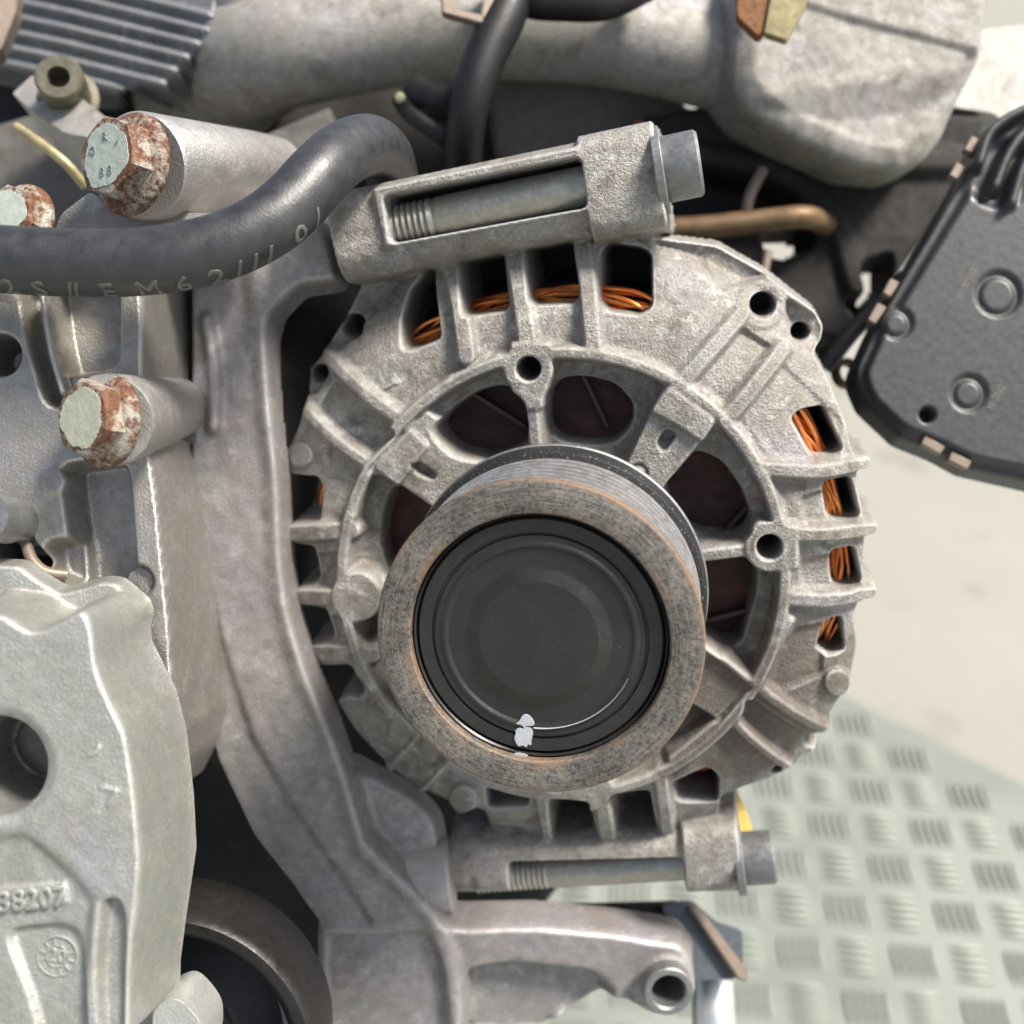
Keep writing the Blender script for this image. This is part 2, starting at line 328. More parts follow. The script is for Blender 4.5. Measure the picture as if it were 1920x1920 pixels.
# ------------------------------------------------------------------ setting: ground and tread plate
def flat_M(x=0, y=0, z=0): return Matrix.Translation((x * .001, y * .001, z * .001))
M = Mat('pale_concrete'); n = M.noise(2.2, 6, .6); f = M.noise(60, 5, .7); sp_ = M.noise(14, 3, .5)
M_GND = M.set(Base__Color=M.mix(M.ramp(sp_, .58, .70, 0, .55), M.mix(M.ramp(n, .35, .65), (.29, .285, .25), (.25, .245, .215)), (.17, .155, .12)), Roughness=.7, Normal=M.bump(f, .002, .4))
me = py_mesh('ground', [(-60000, -60000, 0), (60000, -60000, 0), (60000, 60000, 0), (-60000, 60000, 0)], [(0, 1, 2, 3)])
tag(place('ground', me, flat_M(0, 0, -4), M_GND), 'pale cream concrete ground beyond the tread plate', 'ground', kind='structure')
def floor_at(px, py, z=0):
    r = RC @ np.array([(px - 960) * K, -(py - 960) * K, -1.0]); t = (z - CL[2]) / r[2]; return CL + t * r
e0 = floor_at(1575, 1300)[:2]; e1 = floor_at(1920, 1470)[:2]; ed = (e1 - e0) / np.linalg.norm(e1 - e0); inn = np.array([ed[1], -ed[0]])
if inn @ (floor_at(1600, 1800)[:2] - e0) < 0: inn = -inn
c1, c2 = e0 - ed * 900, e0 + ed * 900; c3, c4 = c2 + inn * 1200, c1 + inn * 1200
M = Mat('aluminium_tread'); n = M.noise(25, 5, .6); f = M.noise(500, 4, .7); gr = M.noise(9, 4)
M_TRD = M.set(Base__Color=M.mix(M.ramp(gr, .40, .66, 0, .55), M.mix(M.ramp(n, .3, .7), (.29, .312, .275), (.24, .26, .23)), (.155, .172, .15)), Metallic=.2, Roughness=M.ramp(n, .3, .7, .32, .46), Normal=M.bump(f, .0003, .4))
q = [tuple(p) for p in (c1, c2, c3, c4)]
me = prism('tread_plate', q if np.cross(c2 - c1, c4 - c1) > 0 else q[::-1], -4, 0, .6)
PLATE = tag(place('tread_plate', me, flat_M(0, 0, 0), M_TRD), 'pale green-grey aluminium five-bar tread plate under the engine', 'floor', kind='structure')
def bar_mesh(L=23, W=3.8, H=2.4):
    V = []; F = []; n = 12
    for k in range(n):
        a = 2 * math.pi * k / n; V.append((math.cos(a) * L / 2, math.sin(a) * W / 2, .02))
    for k in range(n):
        a = 2 * math.pi * k / n; V.append((math.cos(a) * L / 2 * .72, math.sin(a) * W / 2 * .5, H))
    F = [(k, (k + 1) % n, n + (k + 1) % n, n + k) for k in range(n)] + [tuple(n + k for k in range(n))]
    return py_mesh('tread_bar', V, F, True, 60)
BAR = bar_mesh()
o0 = floor_at(1487, 1700)[:2]; gu = (floor_at(1589, 1707)[:2] - o0); gl = np.linalg.norm(gu); gu = gu / gl; gv = np.array([-gu[1], gu[0]]); PIT = gl
BARS = []
for i in range(-9, 14):
    for j in range(-8, 11):
        c = o0 + gu * PIT * i + gv * PIT * j; horiz = (i + j) % 2 == 0
        if (c - e0) @ inn < PIT * .55: continue
        for k in range(5):
            off = (k - 2) * PIT * .158; p = c + (gv if horiz else gu) * off; ang = math.atan2(gu[1], gu[0]) + (0 if horiz else math.pi / 2)
            cc = RC.T @ (np.array([p[0], p[1], 0]) - CL); px = 960 + cc[0] / (-cc[2] * K); py = 960 - cc[1] / (-cc[2] * K)
            BARS.append((px, py, p, ang))
near = sorted([b for b in BARS if 1240 < b[0] < 1990 and 1280 < b[1] < 1990], key=lambda b: (b[0] - 1680) ** 2 + (b[1] - 1700) ** 2)[:290]; nid = {id(b) for b in near}
for b in near:
    place('tread_bar', BAR, flat_M(b[2][0], b[2][1], 0) @ Matrix.Rotation(b[3], 4, 'Z'), M_TRD, PLATE)
V = []; F = []; bv = [v.co.copy() for v in BAR.vertices]; bf = [tuple(p.vertices) for p in BAR.polygons]
for b in BARS:
    if id(b) in nid: continue
    m = flat_M(b[2][0], b[2][1], 0) @ Matrix.Rotation(b[3], 4, 'Z'); k = len(V); V += [(m @ v) * 1000 for v in bv]; F += [tuple(k + x for x in f) for f in bf]
rb = place('outlying_tread_bars', py_mesh('outlying_tread_bars', V, F, True, 60), flat_M(), M_TRD, PLATE); rb['kind'] = 'stuff'

# ------------------------------------------------------------------ engine block and hidden depths (dark mass behind)
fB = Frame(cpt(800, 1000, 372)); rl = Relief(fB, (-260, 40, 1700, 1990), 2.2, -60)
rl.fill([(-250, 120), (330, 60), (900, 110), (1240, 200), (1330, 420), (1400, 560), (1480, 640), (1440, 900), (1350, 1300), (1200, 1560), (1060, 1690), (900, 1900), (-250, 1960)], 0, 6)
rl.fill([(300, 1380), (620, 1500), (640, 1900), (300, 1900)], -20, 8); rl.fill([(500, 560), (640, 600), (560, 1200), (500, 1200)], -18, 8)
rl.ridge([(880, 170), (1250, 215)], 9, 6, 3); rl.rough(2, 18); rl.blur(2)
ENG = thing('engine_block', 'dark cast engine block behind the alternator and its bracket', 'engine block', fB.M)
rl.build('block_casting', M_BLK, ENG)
# dark bracket seen between the alternator and the plastic cover, with openings to the bright ground
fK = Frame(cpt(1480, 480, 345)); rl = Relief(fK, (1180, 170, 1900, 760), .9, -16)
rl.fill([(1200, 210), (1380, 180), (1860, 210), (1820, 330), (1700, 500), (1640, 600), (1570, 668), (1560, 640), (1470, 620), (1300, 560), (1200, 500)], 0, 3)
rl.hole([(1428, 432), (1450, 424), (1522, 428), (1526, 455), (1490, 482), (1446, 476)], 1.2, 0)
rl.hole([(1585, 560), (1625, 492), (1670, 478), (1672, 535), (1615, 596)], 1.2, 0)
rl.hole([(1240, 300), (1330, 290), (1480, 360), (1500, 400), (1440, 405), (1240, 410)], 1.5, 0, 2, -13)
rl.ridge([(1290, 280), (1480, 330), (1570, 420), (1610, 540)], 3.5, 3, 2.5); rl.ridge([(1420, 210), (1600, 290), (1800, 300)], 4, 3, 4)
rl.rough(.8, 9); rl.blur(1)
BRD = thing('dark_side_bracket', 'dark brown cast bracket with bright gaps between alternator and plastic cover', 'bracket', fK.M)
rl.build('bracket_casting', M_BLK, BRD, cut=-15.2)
def tube_thing(name, pts, rad, mat, label, cat, n=8, seg=20, rads=None, parent=None):
    P = catmull([cpt(*p) for p in pts], n); M0 = Matrix.Translation(Vector((to_world(P[0]) * .001).tolist()))
    r = rad if rads is None else np.interp(np.linspace(0, 1, len(P)), np.linspace(0, 1, len(rads)), rads)
    o = place(name, sweep(name, P, r, seg, True, M=M0), M0, mat, parent)
    return tag(o, label, cat) if parent is None else o
tube_thing('oil_pipe', [(1180, 432, 336), (1300, 428, 334), (1420, 416, 333), (1515, 408, 333), (1560, 430, 350)], 3.6, M_TANP, 'tan rusty pipe crossing behind the upper right alternator edge', 'pipe')
tube_thing('dipstick_tube', [(1430, 318, 338), (1405, 370, 337), (1398, 420, 340)], 1.8, M_TAN, 'short tan rod standing above the tan pipe in the dark gap', 'rod')
tube_thing('harness_wire', [(1545, 690, 318), (1600, 620, 316), (1650, 575, 314), (1700, 520, 315)], 2.6, M_PLB, 'black wire running to the left edge of the plastic cover', 'wire')
tube_thing('bracket_rod', [(1440, 470, 334), (1430, 520, 334), (1420, 560, 338)], 1.5, M_TAN, 'thin tan rod below the bright gap behind the alternator', 'rod')
fR = Frame(cpt(1588, 700, 322), (.3, .1, 1))
tag(place('tan_grommet', lathe('tan_grommet', [(2.4, 0), (2.9, 1.2), (4.0, 1.4), (4.5, .6), (4.5, -1.5), (2.4, -1.5), (2.4, 0)], 40), fR.M, M_TANP), 'small tan ring at the lower left edge of plastic cover', 'grommet')
fO = Frame(cpt(1240, 250, 345)); tag(place('orange_gasket', prism('orange_gasket', chaikin([fO.uv(*p) for p in [(1190, 225), (1262, 240), (1270, 262), (1200, 262)]], 1).tolist(), -3, 0, .4), fO.M, simple('orange_seal', (.55, .10, .03), .5)), 'orange seal just visible above the upper alternator bolt head', 'seal')

# ------------------------------------------------------------------ alternator
def dome(r): return -.020 * max(0.0, min(r, 82.0) - 56) ** 2
NA = (-.150, -.235, .960)
OA = cpt(1052, 1083, 268)
fA = Frame(OA, NA, dome=dome); fAp = Frame(OA, NA)
ALT = thing('alternator', 'weathered cast aluminium alternator with vented housing and rusty belt pulley', 'alternator', fA.M)
A = Relief(fA, (500, 200, 1670, 1720), .32, -26)
OUT = [(676, 520), (650, 575), (612, 640), (580, 690), (572, 745), (556, 800), (537, 840), (532, 880), (545, 893), (595, 898), (602, 918), (597, 972), (548, 978), (540, 1000), (546, 1022), (588, 1028), (595, 1088), (556, 1098), (558, 1120), (566, 1138), (610, 1144), (624, 1196), (582, 1204), (584, 1232), (600, 1250), (655, 1250), (682, 1296), (672, 1308), (652, 1302), (628, 1312), (665, 1370), (710, 1418), (735, 1440), (788, 1478), (845, 1505), (905, 1520), (925, 1600), (1270, 1640), (1345, 1560), (1356, 1495), (1400, 1476), (1465, 1455), (1528, 1410), (1556, 1372), (1562, 1335), (1590, 1290), (1602, 1255), (1612, 1205), (1606, 1150), (1622, 1110), (1626, 1000), (1610, 880), (1590, 790), (1555, 705), (1530, 662), (1546, 640), (1550, 612), (1535, 585), (1440, 510), (1345, 457), (1250, 445), (1228, 440), (1180, 380), (720, 420)]
A.fill(OUT, -3.2, 1.2, rnd=1)
# outer rim a little lower, shelf bands
A.fill([(1228, 448), (1345, 462), (1440, 515), (1360, 540), (1300, 500), (1230, 480)], -6, 1.4, rnd=1)
A.fill([(1470, 560), (1535, 590), (1546, 615), (1540, 642), (1520, 655), (1490, 650), (1478, 610)], -6.5, 1.6, rnd=1)
A.fill([(690, 500), (760, 480), (740, 570), (700, 590), (650, 650), (610, 650), (655, 575)], -6.5, 1.6, rnd=1)
A.fill([(575, 690), (612, 655), (622, 700), (600, 735), (575, 740)], -6.0, 1.4, rnd=1)
A.fill([(1500, 1380), (1560, 1350), (1530, 1415), (1465, 1455), (1400, 1478), (1440, 1440)], -7, 2, rnd=1)
# pocket floors sloping to outer windows
for P_, h in (([(1500, 930), (1555, 915), (1560, 985), (1510, 985)], -4.6), ([(1500, 1045), (1570, 1035), (1570, 1105), (1505, 1105)], -4.6), ([(1490, 1175), (1545, 1165), (1540, 1260), (1440, 1300), (1460, 1220)], -4.4), ([(1390, 760), (1465, 680), (1580, 790), (1570, 860), (1450, 855)], -4.2), ([(600, 1035), (640, 1035), (640, 1095), (600, 1095)], -5), ([(625, 1150), (660, 1152), (680, 1200), (635, 1200)], -5)): A.fill(P_, h, 1.6, rnd=1)
# recessed plate inside the ring, hub
RC0 = (1056, 1078)
A.fill(circ(*RC0, 408, 64), -8.5, 1.2, rnd=0, lvl=0)
# openings
OPEN = [[(820, 800), (850, 768), (900, 735), (945, 726), (985, 745), (993, 800), (985, 832), (925, 858), (860, 846), (832, 822)],
        [(1028, 735), (1055, 712), (1100, 710), (1152, 724), (1184, 760), (1182, 797), (1150, 830), (1110, 833), (1045, 824), (1028, 800)],
        [(1248, 905), (1305, 850), (1350, 868), (1388, 920), (1406, 972), (1396, 998), (1360, 1008), (1300, 998), (1262, 960)],
        [(1300, 1060), (1390, 1050), (1416, 1062), (1414, 1110), (1386, 1208), (1358, 1214), (1318, 1190), (1290, 1120)],
        [(738, 912), (840, 975), (900, 1080), (800, 1110), (726, 1070), (714, 1010), (722, 955)],
        [(682, 1158), (708, 1150), (800, 1200), (800, 1330), (740, 1290), (700, 1215)],
        [(900, 1380), (1000, 1420), (1000, 1330), (900, 1300)], [(1080, 1420), (1180, 1390), (1150, 1300), (1080, 1330)]]
A.fill(circ(*RC0, 408, 64), lambda U, V, sd: -8.5 + 3.0 * np.clip(1 - sd / 8, 0, 1), .6, rnd=0, lvl=0)
A.fill(circ(1056, 1080, 205, 48), -1.0, 1.5, rnd=0)
# ring
ring = circ(*RC0, 416, 72); A.ridge(ring + ring[:1], 1.75, 0, 1.5, smooth=False)
# through-bolt bosses with narrow spokes
for (x, y), e in (((990, 692), (1008, 880)), ((1443, 1027), (1280, 1048)), ((1100, 1475), (1080, 1300)), ((668, 1120), (800, 1100))):
    A.disc(x, y, 50, 0, 1.3); A.ridge([(x, y), e], 2.1, -.4, 1.6, smooth=False)
A.fill([(955, 640), (1035, 640), (1030, 735), (1020, 770), (990, 770), (955, 735)], 0, 1.4)
A.fill([(1400, 1000), (1420, 975), (1500, 985), (1500, 1070), (1430, 1070), (1405, 1050)], 0, 1.4)
# wide diagonal spokes: stepped pads
A.fill([(690, 880), (800, 765), (930, 870), (860, 990), (745, 910)], -.9, 1.3); A.fill([(700, 878), (768, 800), (803, 838), (746, 914)], .35, .9)
A.fill([(1180, 850), (1245, 715), (1350, 790), (1240, 925), (1160, 900)], -.9, 1.3); A.fill([(1218, 772), (1255, 722), (1342, 788), (1318, 832), (1262, 795)], .35, .9)
A.fill([(1300, 1190), (1330, 1215), (1412, 1282), (1345, 1352), (1290, 1320), (1240, 1250)], -1.2, 1.5)
A.ridge([(1318, 1208), (1412, 1282)], 1.2, .2, 1.4, smooth=False)
A.fill([(740, 1330), (820, 1400), (780, 1440), (720, 1390)], -1.0, 1.5)
A.fill([(772, 870), (788, 868), (818, 890), (812, 900), (780, 886)], -2.8, .8, lvl=-1); A.fill([(1232, 830), (1248, 805), (1268, 815), (1245, 848)], -3.2, .8, lvl=-1)
A.mark(1197, 887, 15, -1, .9)
for P_ in OPEN: A.hole(P_, 1.3, -6.5, 2)
for P_ in ([(1296, 715), (1385, 612), (1455, 655), (1368, 765)], [(635, 712), (748, 808), (690, 862), (595, 775)], [(1400, 1300), (1520, 1375), (1470, 1420), (1390, 1355)]): A.fill(P_, -5.0, 1.8, rnd=1)
# diagonal twin ribs
for a, b, hw in (((1268, 728), (1392, 588), 2.2), ((1372, 775), (1468, 655), 2.2), ((612, 668), (762, 795), 2.0), ((575, 775), (705, 880), 1.9), ((1412, 1282), (1545, 1368), 1.7), ((1372, 1350), (1478, 1438), 1.6), ((730, 1442), (800, 1365), 1.5), ((786, 1482), (850, 1410), 1.5), ((1412, 1282), (1480, 1165), 1.5), ((1260, 1425), (1340, 1360), 1.5)):
    A.ridge([a, b], hw, -.6, 2.0, smooth=False)
A.fill([(735, 1440), (788, 1478), (845, 1415), (795, 1372)], -1.8, 1.2, lvl=-2)
# fins over the vents
for pts, hw, h in (([(874, 668), (858, 560), (832, 440)], 2.3, -.5), ([(990, 655), (975, 545), (955, 425)], 2.4, -.5), ([(1112, 648), (1100, 520), (1085, 400)], 2.2, -.4),
                   ([(1432, 880), (1540, 884), (1625, 868)], 1.9, -.5), ([(1485, 1002), (1560, 1002), (1638, 992)], 1.9, -.3), ([(1488, 1124), (1560, 1126), (1636, 1112)], 2.0, -.5),
                   ([(660, 995), (600, 998), (546, 1000)], 2.4, -.8), ([(665, 1120), (600, 1120), (562, 1120)], 2.4, -.8), ([(700, 1228), (640, 1226), (588, 1224)], 2.6, -1),
                   ([(1012, 1470), (1030, 1560), (1048, 1640)], 2.3, -.5), ([(1122, 1470), (1138, 1560), (1150, 1640)], 2.2, -.5), ([(1238, 1450), (1252, 1560), (1262, 1640)], 1.9, -.3)):
    A.ridge(pts, hw, h, 1.2)
# vent windows
VENT = [[(757, 654), (780, 651), (824, 632), (812, 500), (772, 545), (756, 600)], [(873, 590), (905, 586), (952, 577), (940, 452), (868, 470)], [(996, 562), (1006, 569), (1078, 564), (1084, 548), (1068, 440), (990, 452)],
        [(1127, 562), (1142, 580), (1200, 587), (1220, 572), (1218, 478), (1200, 466), (1140, 458), (1130, 474)],
        [(1487, 785), (1503, 772), (1542, 765), (1577, 842), (1560, 852), (1525, 853)], [(1545, 906), (1591, 897), (1608, 966), (1595, 973), (1565, 977), (1555, 966)], [(1560, 1034), (1598, 1027), (1611, 1090), (1590, 1101), (1568, 1101), (1562, 1080)], [(1549, 1166), (1574, 1157), (1580, 1216), (1556, 1226), (1535, 1215)],
        [(913, 1478), (985, 1488), (990, 1508), (918, 1512)], [(1034, 1490), (1102, 1494), (1122, 1580), (1046, 1580)], [(1154, 1490), (1215, 1484), (1234, 1575), (1166, 1580)], [(1265, 1468), (1326, 1440), (1346, 1458), (1344, 1500), (1274, 1500)]]
for P_ in VENT: A.hole(P_, 1.0, -3.5, 1)
# bosses, pin marks, small holes
A.disc(1430, 572, 46, -2.2, 1.6, 'max', 0); A.disc(1270, 545, 27, -2.9, .8); A.mark(1270, 545, 27, -2.9, .3)
A.disc(562, 853, 24, -2.2, .9); A.disc(868, 1500, 27, -1.6, .9); A.disc(1572, 1281, 26, -1.6, .9)
for x, y, r, l in ((990, 692, 19.5, 0), (1443, 1027, 20.5, 0), (1430, 572, 21, -2), (1500, 622, 15, -6.5), (664, 612, 21, -6.5), (600, 700, 14, -6), (1523, 1383, 16, -7), (1455, 1442, 9, -7)): A.disc(x, y, r, -24, .8, lvl=l)
A.ridge([(700, 745), (715, 730), (745, 715)], .5, -2.6, .8, mode='max', lvl=-3)
# upper mounting barrel with a slot, part of the casting
def barrel(ax, bx, wc, Rr, top, p=3.2):
    a = np.array(fA.uv(*ax, top)); b = np.array(fA.uv(*bx, top)); d = (b - a) / np.linalg.norm(b - a); L = np.linalg.norm(b - a)
    X, Y = A.U - a[0], A.V - a[1]; s_ = X * d[0] + Y * d[1]; t_ = -X * d[1] + Y * d[0]
    prof = wc + (top - wc) * np.clip(1 - np.clip(np.abs(t_) / Rr, 0, 1) ** p, 0, 1) ** (1 / p)
    al = np.clip(.5 + np.minimum(np.minimum(s_, L - s_), Rr - np.abs(t_)) / .9, 0, 1); al = al * al * (3 - 2 * al)
    dm = -np.vectorize(dome)(np.hypot(A.U, A.V))            # the barrel is straight: undo the shoulder's fall
    A.H = A.H * (1 - al) + np.maximum(A.H, prof + dm) * al
# dome-free levels for mapping
_d = fA.dome
def flat(f):
    fA.dome = None; f(); fA.dome = _d
flat(lambda: barrel((616, 448), (1242, 322), -16, 11.2, -2.0))
flat(lambda: barrel((1092, 354), (1240, 324), -16, 12.4, -1.2, 4.5))
flat(lambda: barrel((842, 1636), (1392, 1622), -20, 9.3, -7.0))
flat(lambda: barrel((1282, 1624), (1390, 1622), -20, 10.2, -6.0, 4.5))
def slotfill(pts, h, w, lvl):
    fA.dome = None; P = A.poly(pts, lvl, 1); fA.dome = _d; sl = A._box(P, w); dm = -np.vectorize(dome)(np.hypot(A.U[sl], A.V[sl]))
    A._mix(sl, A._sd(P, sl), h + dm, w, 'set')
slotfill([(696, 352), (1086, 272), (1104, 395), (722, 464)], -1.2, .9, -1.5)
slotfill([(722, 370), (1085, 298), (1097, 386), (735, 453)], -21, .9, -1.5)
slotfill([(955, 1620), (1280, 1612), (1282, 1690), (958, 1700)], -24, .9, -7)
A.fill([(1090, 398), (1130, 405), (1130, 440), (1100, 440)], -.8, 1, 'max')
A.blur(1); A.rough(.10, 1.2, 3); A.rough(.22, 4, 4)
A.build('front_housing', M_ALT, ALT, cut=-25.6, snap=False)
# inside: stator core, winding, rotor with fan
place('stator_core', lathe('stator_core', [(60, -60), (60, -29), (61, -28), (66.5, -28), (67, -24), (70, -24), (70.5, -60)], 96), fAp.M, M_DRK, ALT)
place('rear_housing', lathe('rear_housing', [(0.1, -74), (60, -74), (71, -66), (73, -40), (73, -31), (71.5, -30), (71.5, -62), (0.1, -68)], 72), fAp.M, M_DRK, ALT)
ROT = place('rotor', lathe('rotor', [(8, 10), (12, 4), (14, -14), (56, -17), (57, -18), (57, -50), (8, -50)], 72), fAp.M, M_ROT, ALT)
def box_mesh(name, sx, sy, sz, bev=.3):
    return prism(name, [(-sx / 2, -sy / 2), (sx / 2, -sy / 2), (sx / 2, sy / 2), (-sx / 2, sy / 2)], -sz / 2, sz / 2, bev, 1)
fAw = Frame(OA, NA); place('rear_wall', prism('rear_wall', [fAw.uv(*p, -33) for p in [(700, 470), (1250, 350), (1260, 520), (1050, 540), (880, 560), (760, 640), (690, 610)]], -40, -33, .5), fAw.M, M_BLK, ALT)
M_FAN = simple('fan_steel', (.10, .065, .05), .5, .4)
FB = box_mesh('fan_blade', 17, 1.2, 5, .2)
for k in range(11):
    a = k * 2 * math.pi / 11 + .25
    place('fan_blade', FB, fAp.M @ Matrix.Translation((.043 * math.cos(a), .043 * math.sin(a), -.0155)) @ Matrix.Rotation(a + .6, 4, 'Z'), M_FAN, ROT)
WND = place('stator_winding', lathe('stator_winding', [(61.5, -30), (61.5, -27), (63, -25.5), (66.5, -25.5), (68, -27), (68, -30)], 96), fAp.M, M_ROT, ALT)
rg = np.random.RandomState(5)
for k in range(16):
    ph = rg.rand() * 6.28; sl_ = k % 8; rb_ = 62.3 + .9 * sl_; V = []; nseg = 220
    P = []
    for i in range(nseg + 1):
        a = 2 * math.pi * i / nseg
        r = rb_ + 1.1 * math.sin(a * 9 + ph) + .35 * math.sin(a * 23 + ph * 2); w = -12.6 - 13 * (.5 - .5 * math.cos(a - .75)) ** 1.2 + (k // 8) * 1.05 - .09 * (sl_ - 3.5) ** 2 + .75 * math.cos(a * 9 + ph * 1.3)
        P.append(fAp.cam(r * math.cos(a), r * math.sin(a), w))
    place('copper_wire', sweep('copper_wire', P, .56, 7, False, M=fAp.M), fAp.M, M_COP, WND)
# pulley
def ribs(w0, n, pitch, ro, ri):
    out = []
    for k in range(n): w = w0 + k * pitch; out += [(ro, w + .35), (ro, w + 1.15), (ri, w + pitch * .5 + .45), (ri, w + pitch * .5 + .75)]
    return out
prof = [(26.85, 38), (26.85, 44.2), (27.2, 44.7), (28.3, 44.9), (32.9, 45.0), (33.6, 44.8), (33.95, 44.3), (33.95, 42.9)]
PUL = place('pulley', lathe('pulley', prof, 160, 30), fAp.M, M_RIM, ALT)
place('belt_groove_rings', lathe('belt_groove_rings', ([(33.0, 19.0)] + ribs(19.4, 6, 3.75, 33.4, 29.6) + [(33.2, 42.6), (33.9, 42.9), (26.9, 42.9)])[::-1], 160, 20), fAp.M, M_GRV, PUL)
place('back_flange', lathe('back_flange', [(31, 19.2), (33.6, 19.0), (34.4, 18.7), (34.7, 18.2), (34.9, 11.8), (34.5, 11.0), (20, 10.0), (20, -1)][::1], 160, 30), fAp.M, M_FLA, PUL)
place('flange_lip', lathe('flange_lip', [(34.2, 10.4), (35.0, 10.6), (35.25, 11.2), (35.2, 12.2), (34.9, 12.5)], 160, 40), fAp.M, M_ZINC, PUL)
CAP = place('dust_cap', lathe('dust_cap', [(.05, 43.75), (12.4, 43.75), (14.9, 42.6), (15.3, 42.5), (18.9, 42.45), (19.15, 42.5), (19.75, 42.95), (20.3, 42.95), (20.9, 42.6), (21.9, 42.6), (22.1, 41.9), (22.5, 41.9), (22.7, 42.6), (25.3, 42.65), (25.65, 42.2), (25.85, 41.4), (26.05, 42.5), (26.35, 42.9), (26.65, 42.5), (26.8, 40)], 160, 9), fAp.M, M_CAP, ALT)
def flat_patch(name, pts, w, th, mat, parent, fr=fAp):
    P = chaikin([fr.uv(x, y, w) for x, y in pts], 1); return place(name, prism(name, P.tolist() if np.cross(P[1] - P[0], P[2] - P[1]) else P.tolist(), w - .05, w + th, 0), fr.M, mat, parent)
flat_patch('paint_glint_mark', [(964, 1382), (968, 1374), (966, 1368), (974, 1364), (980, 1367), (986, 1362), (998, 1366), (1000, 1376), (996, 1388), (997, 1398), (990, 1394), (988, 1402), (980, 1396), (974, 1400), (968, 1394)], 42.95, .12, M_WHT, CAP)
flat_patch('paint_glint_mark', [(966, 1357), (974, 1352), (980, 1340), (988, 1338), (998, 1346), (1004, 1358), (996, 1361), (986, 1360), (984, 1366), (978, 1358)], 42.95, .12, M_WHT, CAP)
flat_patch('paint_glint_mark', [(962, 1412), (975, 1411), (992, 1416), (985, 1420), (966, 1417)], 43.0, .12, M_WHT, CAP)
a0 = [fAp.uv(x, y, 42.9) for x, y in ((1000, 1382), (1205, 1285))]; an0, an1 = [math.atan2(b, a) for a, b in a0]; rr0 = 20.1
P = [fAp.cam(rr0 * math.cos(an0 + (an1 - an0) * i / 30), rr0 * math.sin(an0 + (an1 - an0) * i / 30), 42.9) for i in range(31)]
place('paint_glint_mark', sweep('paint_glint_mark', P, np.interp(np.linspace(0, 1, 31), [0, .2, 1], [.2, .14, .06]), 8, True, M=fAp.M), fAp.M, M_WHT, CAP)  # thin white arc paints in the glint along the cap's groove edge

# ------------------------------------------------------------------ mounting bolts through the barrels
def axis_frame(p0, p1, up=(0, 0, 1)): return Frame(p0, np.array(p1) - np.array(p0), up)
def long_bolt(p0, p1, thr, label, hexed=False, r=4.8, hl=8.2, hr=7.4):
    f = axis_frame(p0, p1); L = np.linalg.norm(np.array(p1) - np.array(p0))
    t = thing('mounting_bolt', label, 'bolt', f.M, 'long bolts through the alternator barrels')
    prof = [(r * .86, -6)]
    n = int((thr + 6) / 1.5)
    for k in range(n): prof += [(r * .86, -6 + k * 1.5 + .1), (r * 1.0, -6 + k * 1.5 + .7), (r * 1.0, -6 + k * 1.5 + .85)]
    place('thread', lathe('thread', prof + [(r * .9, thr)], 40, 20), f.M, M_STEEL, t)
    place('shank', lathe('shank', [(r * .9, thr), (r * .98, thr + 1.2), (r, L - 4)], 40), f.M, M_STEEL, t)
    place('washer', lathe('washer', [(r, L - 1.0), (hr + 2.3, L - 1.0), (hr + 2.5, L - .7), (hr + 2.5, L + .9), (hr + 2.2, L + 1.2), (r, L + 1.2)], 48), f.M, M_ZINC, t)
    place('head', lathe('head', [(hr - .2, L + 1.2), (hr, L + 1.6), (hr, L + 1.2 + hl - .7), (hr - .7, L + 1.2 + hl), (hr - 2.4, L + 1.2 + hl), (hr - 2.6, L + hl - 2.2), (.1, L + hl - 2.2)], 48), f.M, M_ZINC, t)
    return t
long_bolt(fAp.at(690, 434, -8.5), fAp.at(1236, 321, -8.5), 17, 'upper steel mounting bolt, threaded and visible in the long slot')
long_bolt(fAp.at(930, 1640, -14.5), fAp.at(1386, 1610, -14.5), 15, 'lower steel mounting bolt seen in the shaded slot below the pulley', r=4.6, hr=7.0)

# ------------------------------------------------------------------ curved alternator bracket (arm)
fC = Frame(cpt(600, 1150, 278), (.05, -.12, 1)); C = Relief(fC, (320, 370, 1330, 1960), .55, -12)
C.fill([(350, 470), (430, 420), (560, 380), (618, 440), (640, 530), (560, 540), (512, 590), (503, 640), (510, 760), (525, 900), (532, 1050), (546, 1150), (578, 1258), (620, 1360), (652, 1450), (690, 1588), (735, 1640), (785, 1690), (840, 1732), (868, 1738), (1010, 1735), (1150, 1748), (1280, 1768), (1308, 1805), (1306, 1865), (1262, 1905), (1215, 1905), (1165, 1880), (1110, 1885), (1050, 1940), (600, 1950), (596, 1800), (600, 1735), (560, 1660), (480, 1565), (420, 1440), (390, 1300), (350, 1000)], 0, 2.6, rnd=2)
C.fill([(610, 1400), (690, 1450), (770, 1490), (818, 1535), (826, 1580), (826, 1730), (780, 1740), (690, 1640)], -6.5, 3, 'max', rnd=4, edge=True)
C.fill([(385, 1080), (430, 1240), (475, 1380), (545, 1500), (640, 1640), (700, 1730), (600, 1740), (470, 1570), (380, 1380), (340, 1080)], -1.3, 1.5, rnd=1)
C.ridge([(470, 470), (490, 640), (500, 760), (514, 900), (520, 1050), (534, 1150), (566, 1260), (608, 1365), (640, 1455), (680, 1595)], 2.0, 1.4, 4)
C.ridge([(385, 600), (400, 700), (398, 800)], 1.5, 2.2, 1.5)
C.fill([(608, 1745), (700, 1750), (795, 1740), (835, 1800), (848, 1940), (605, 1940)], -2.5, 3, rnd=1); C.ridge([(690, 1600), (760, 1670), (812, 1730), (840, 1800), (858, 1940)], 2.2, 1.6, 3)
C.fill([(880, 1795), (960, 1785), (1100, 1800), (1140, 1830), (1120, 1870), (1040, 1905), (1000, 1950), (872, 1950)], -8, 4, rnd=2)
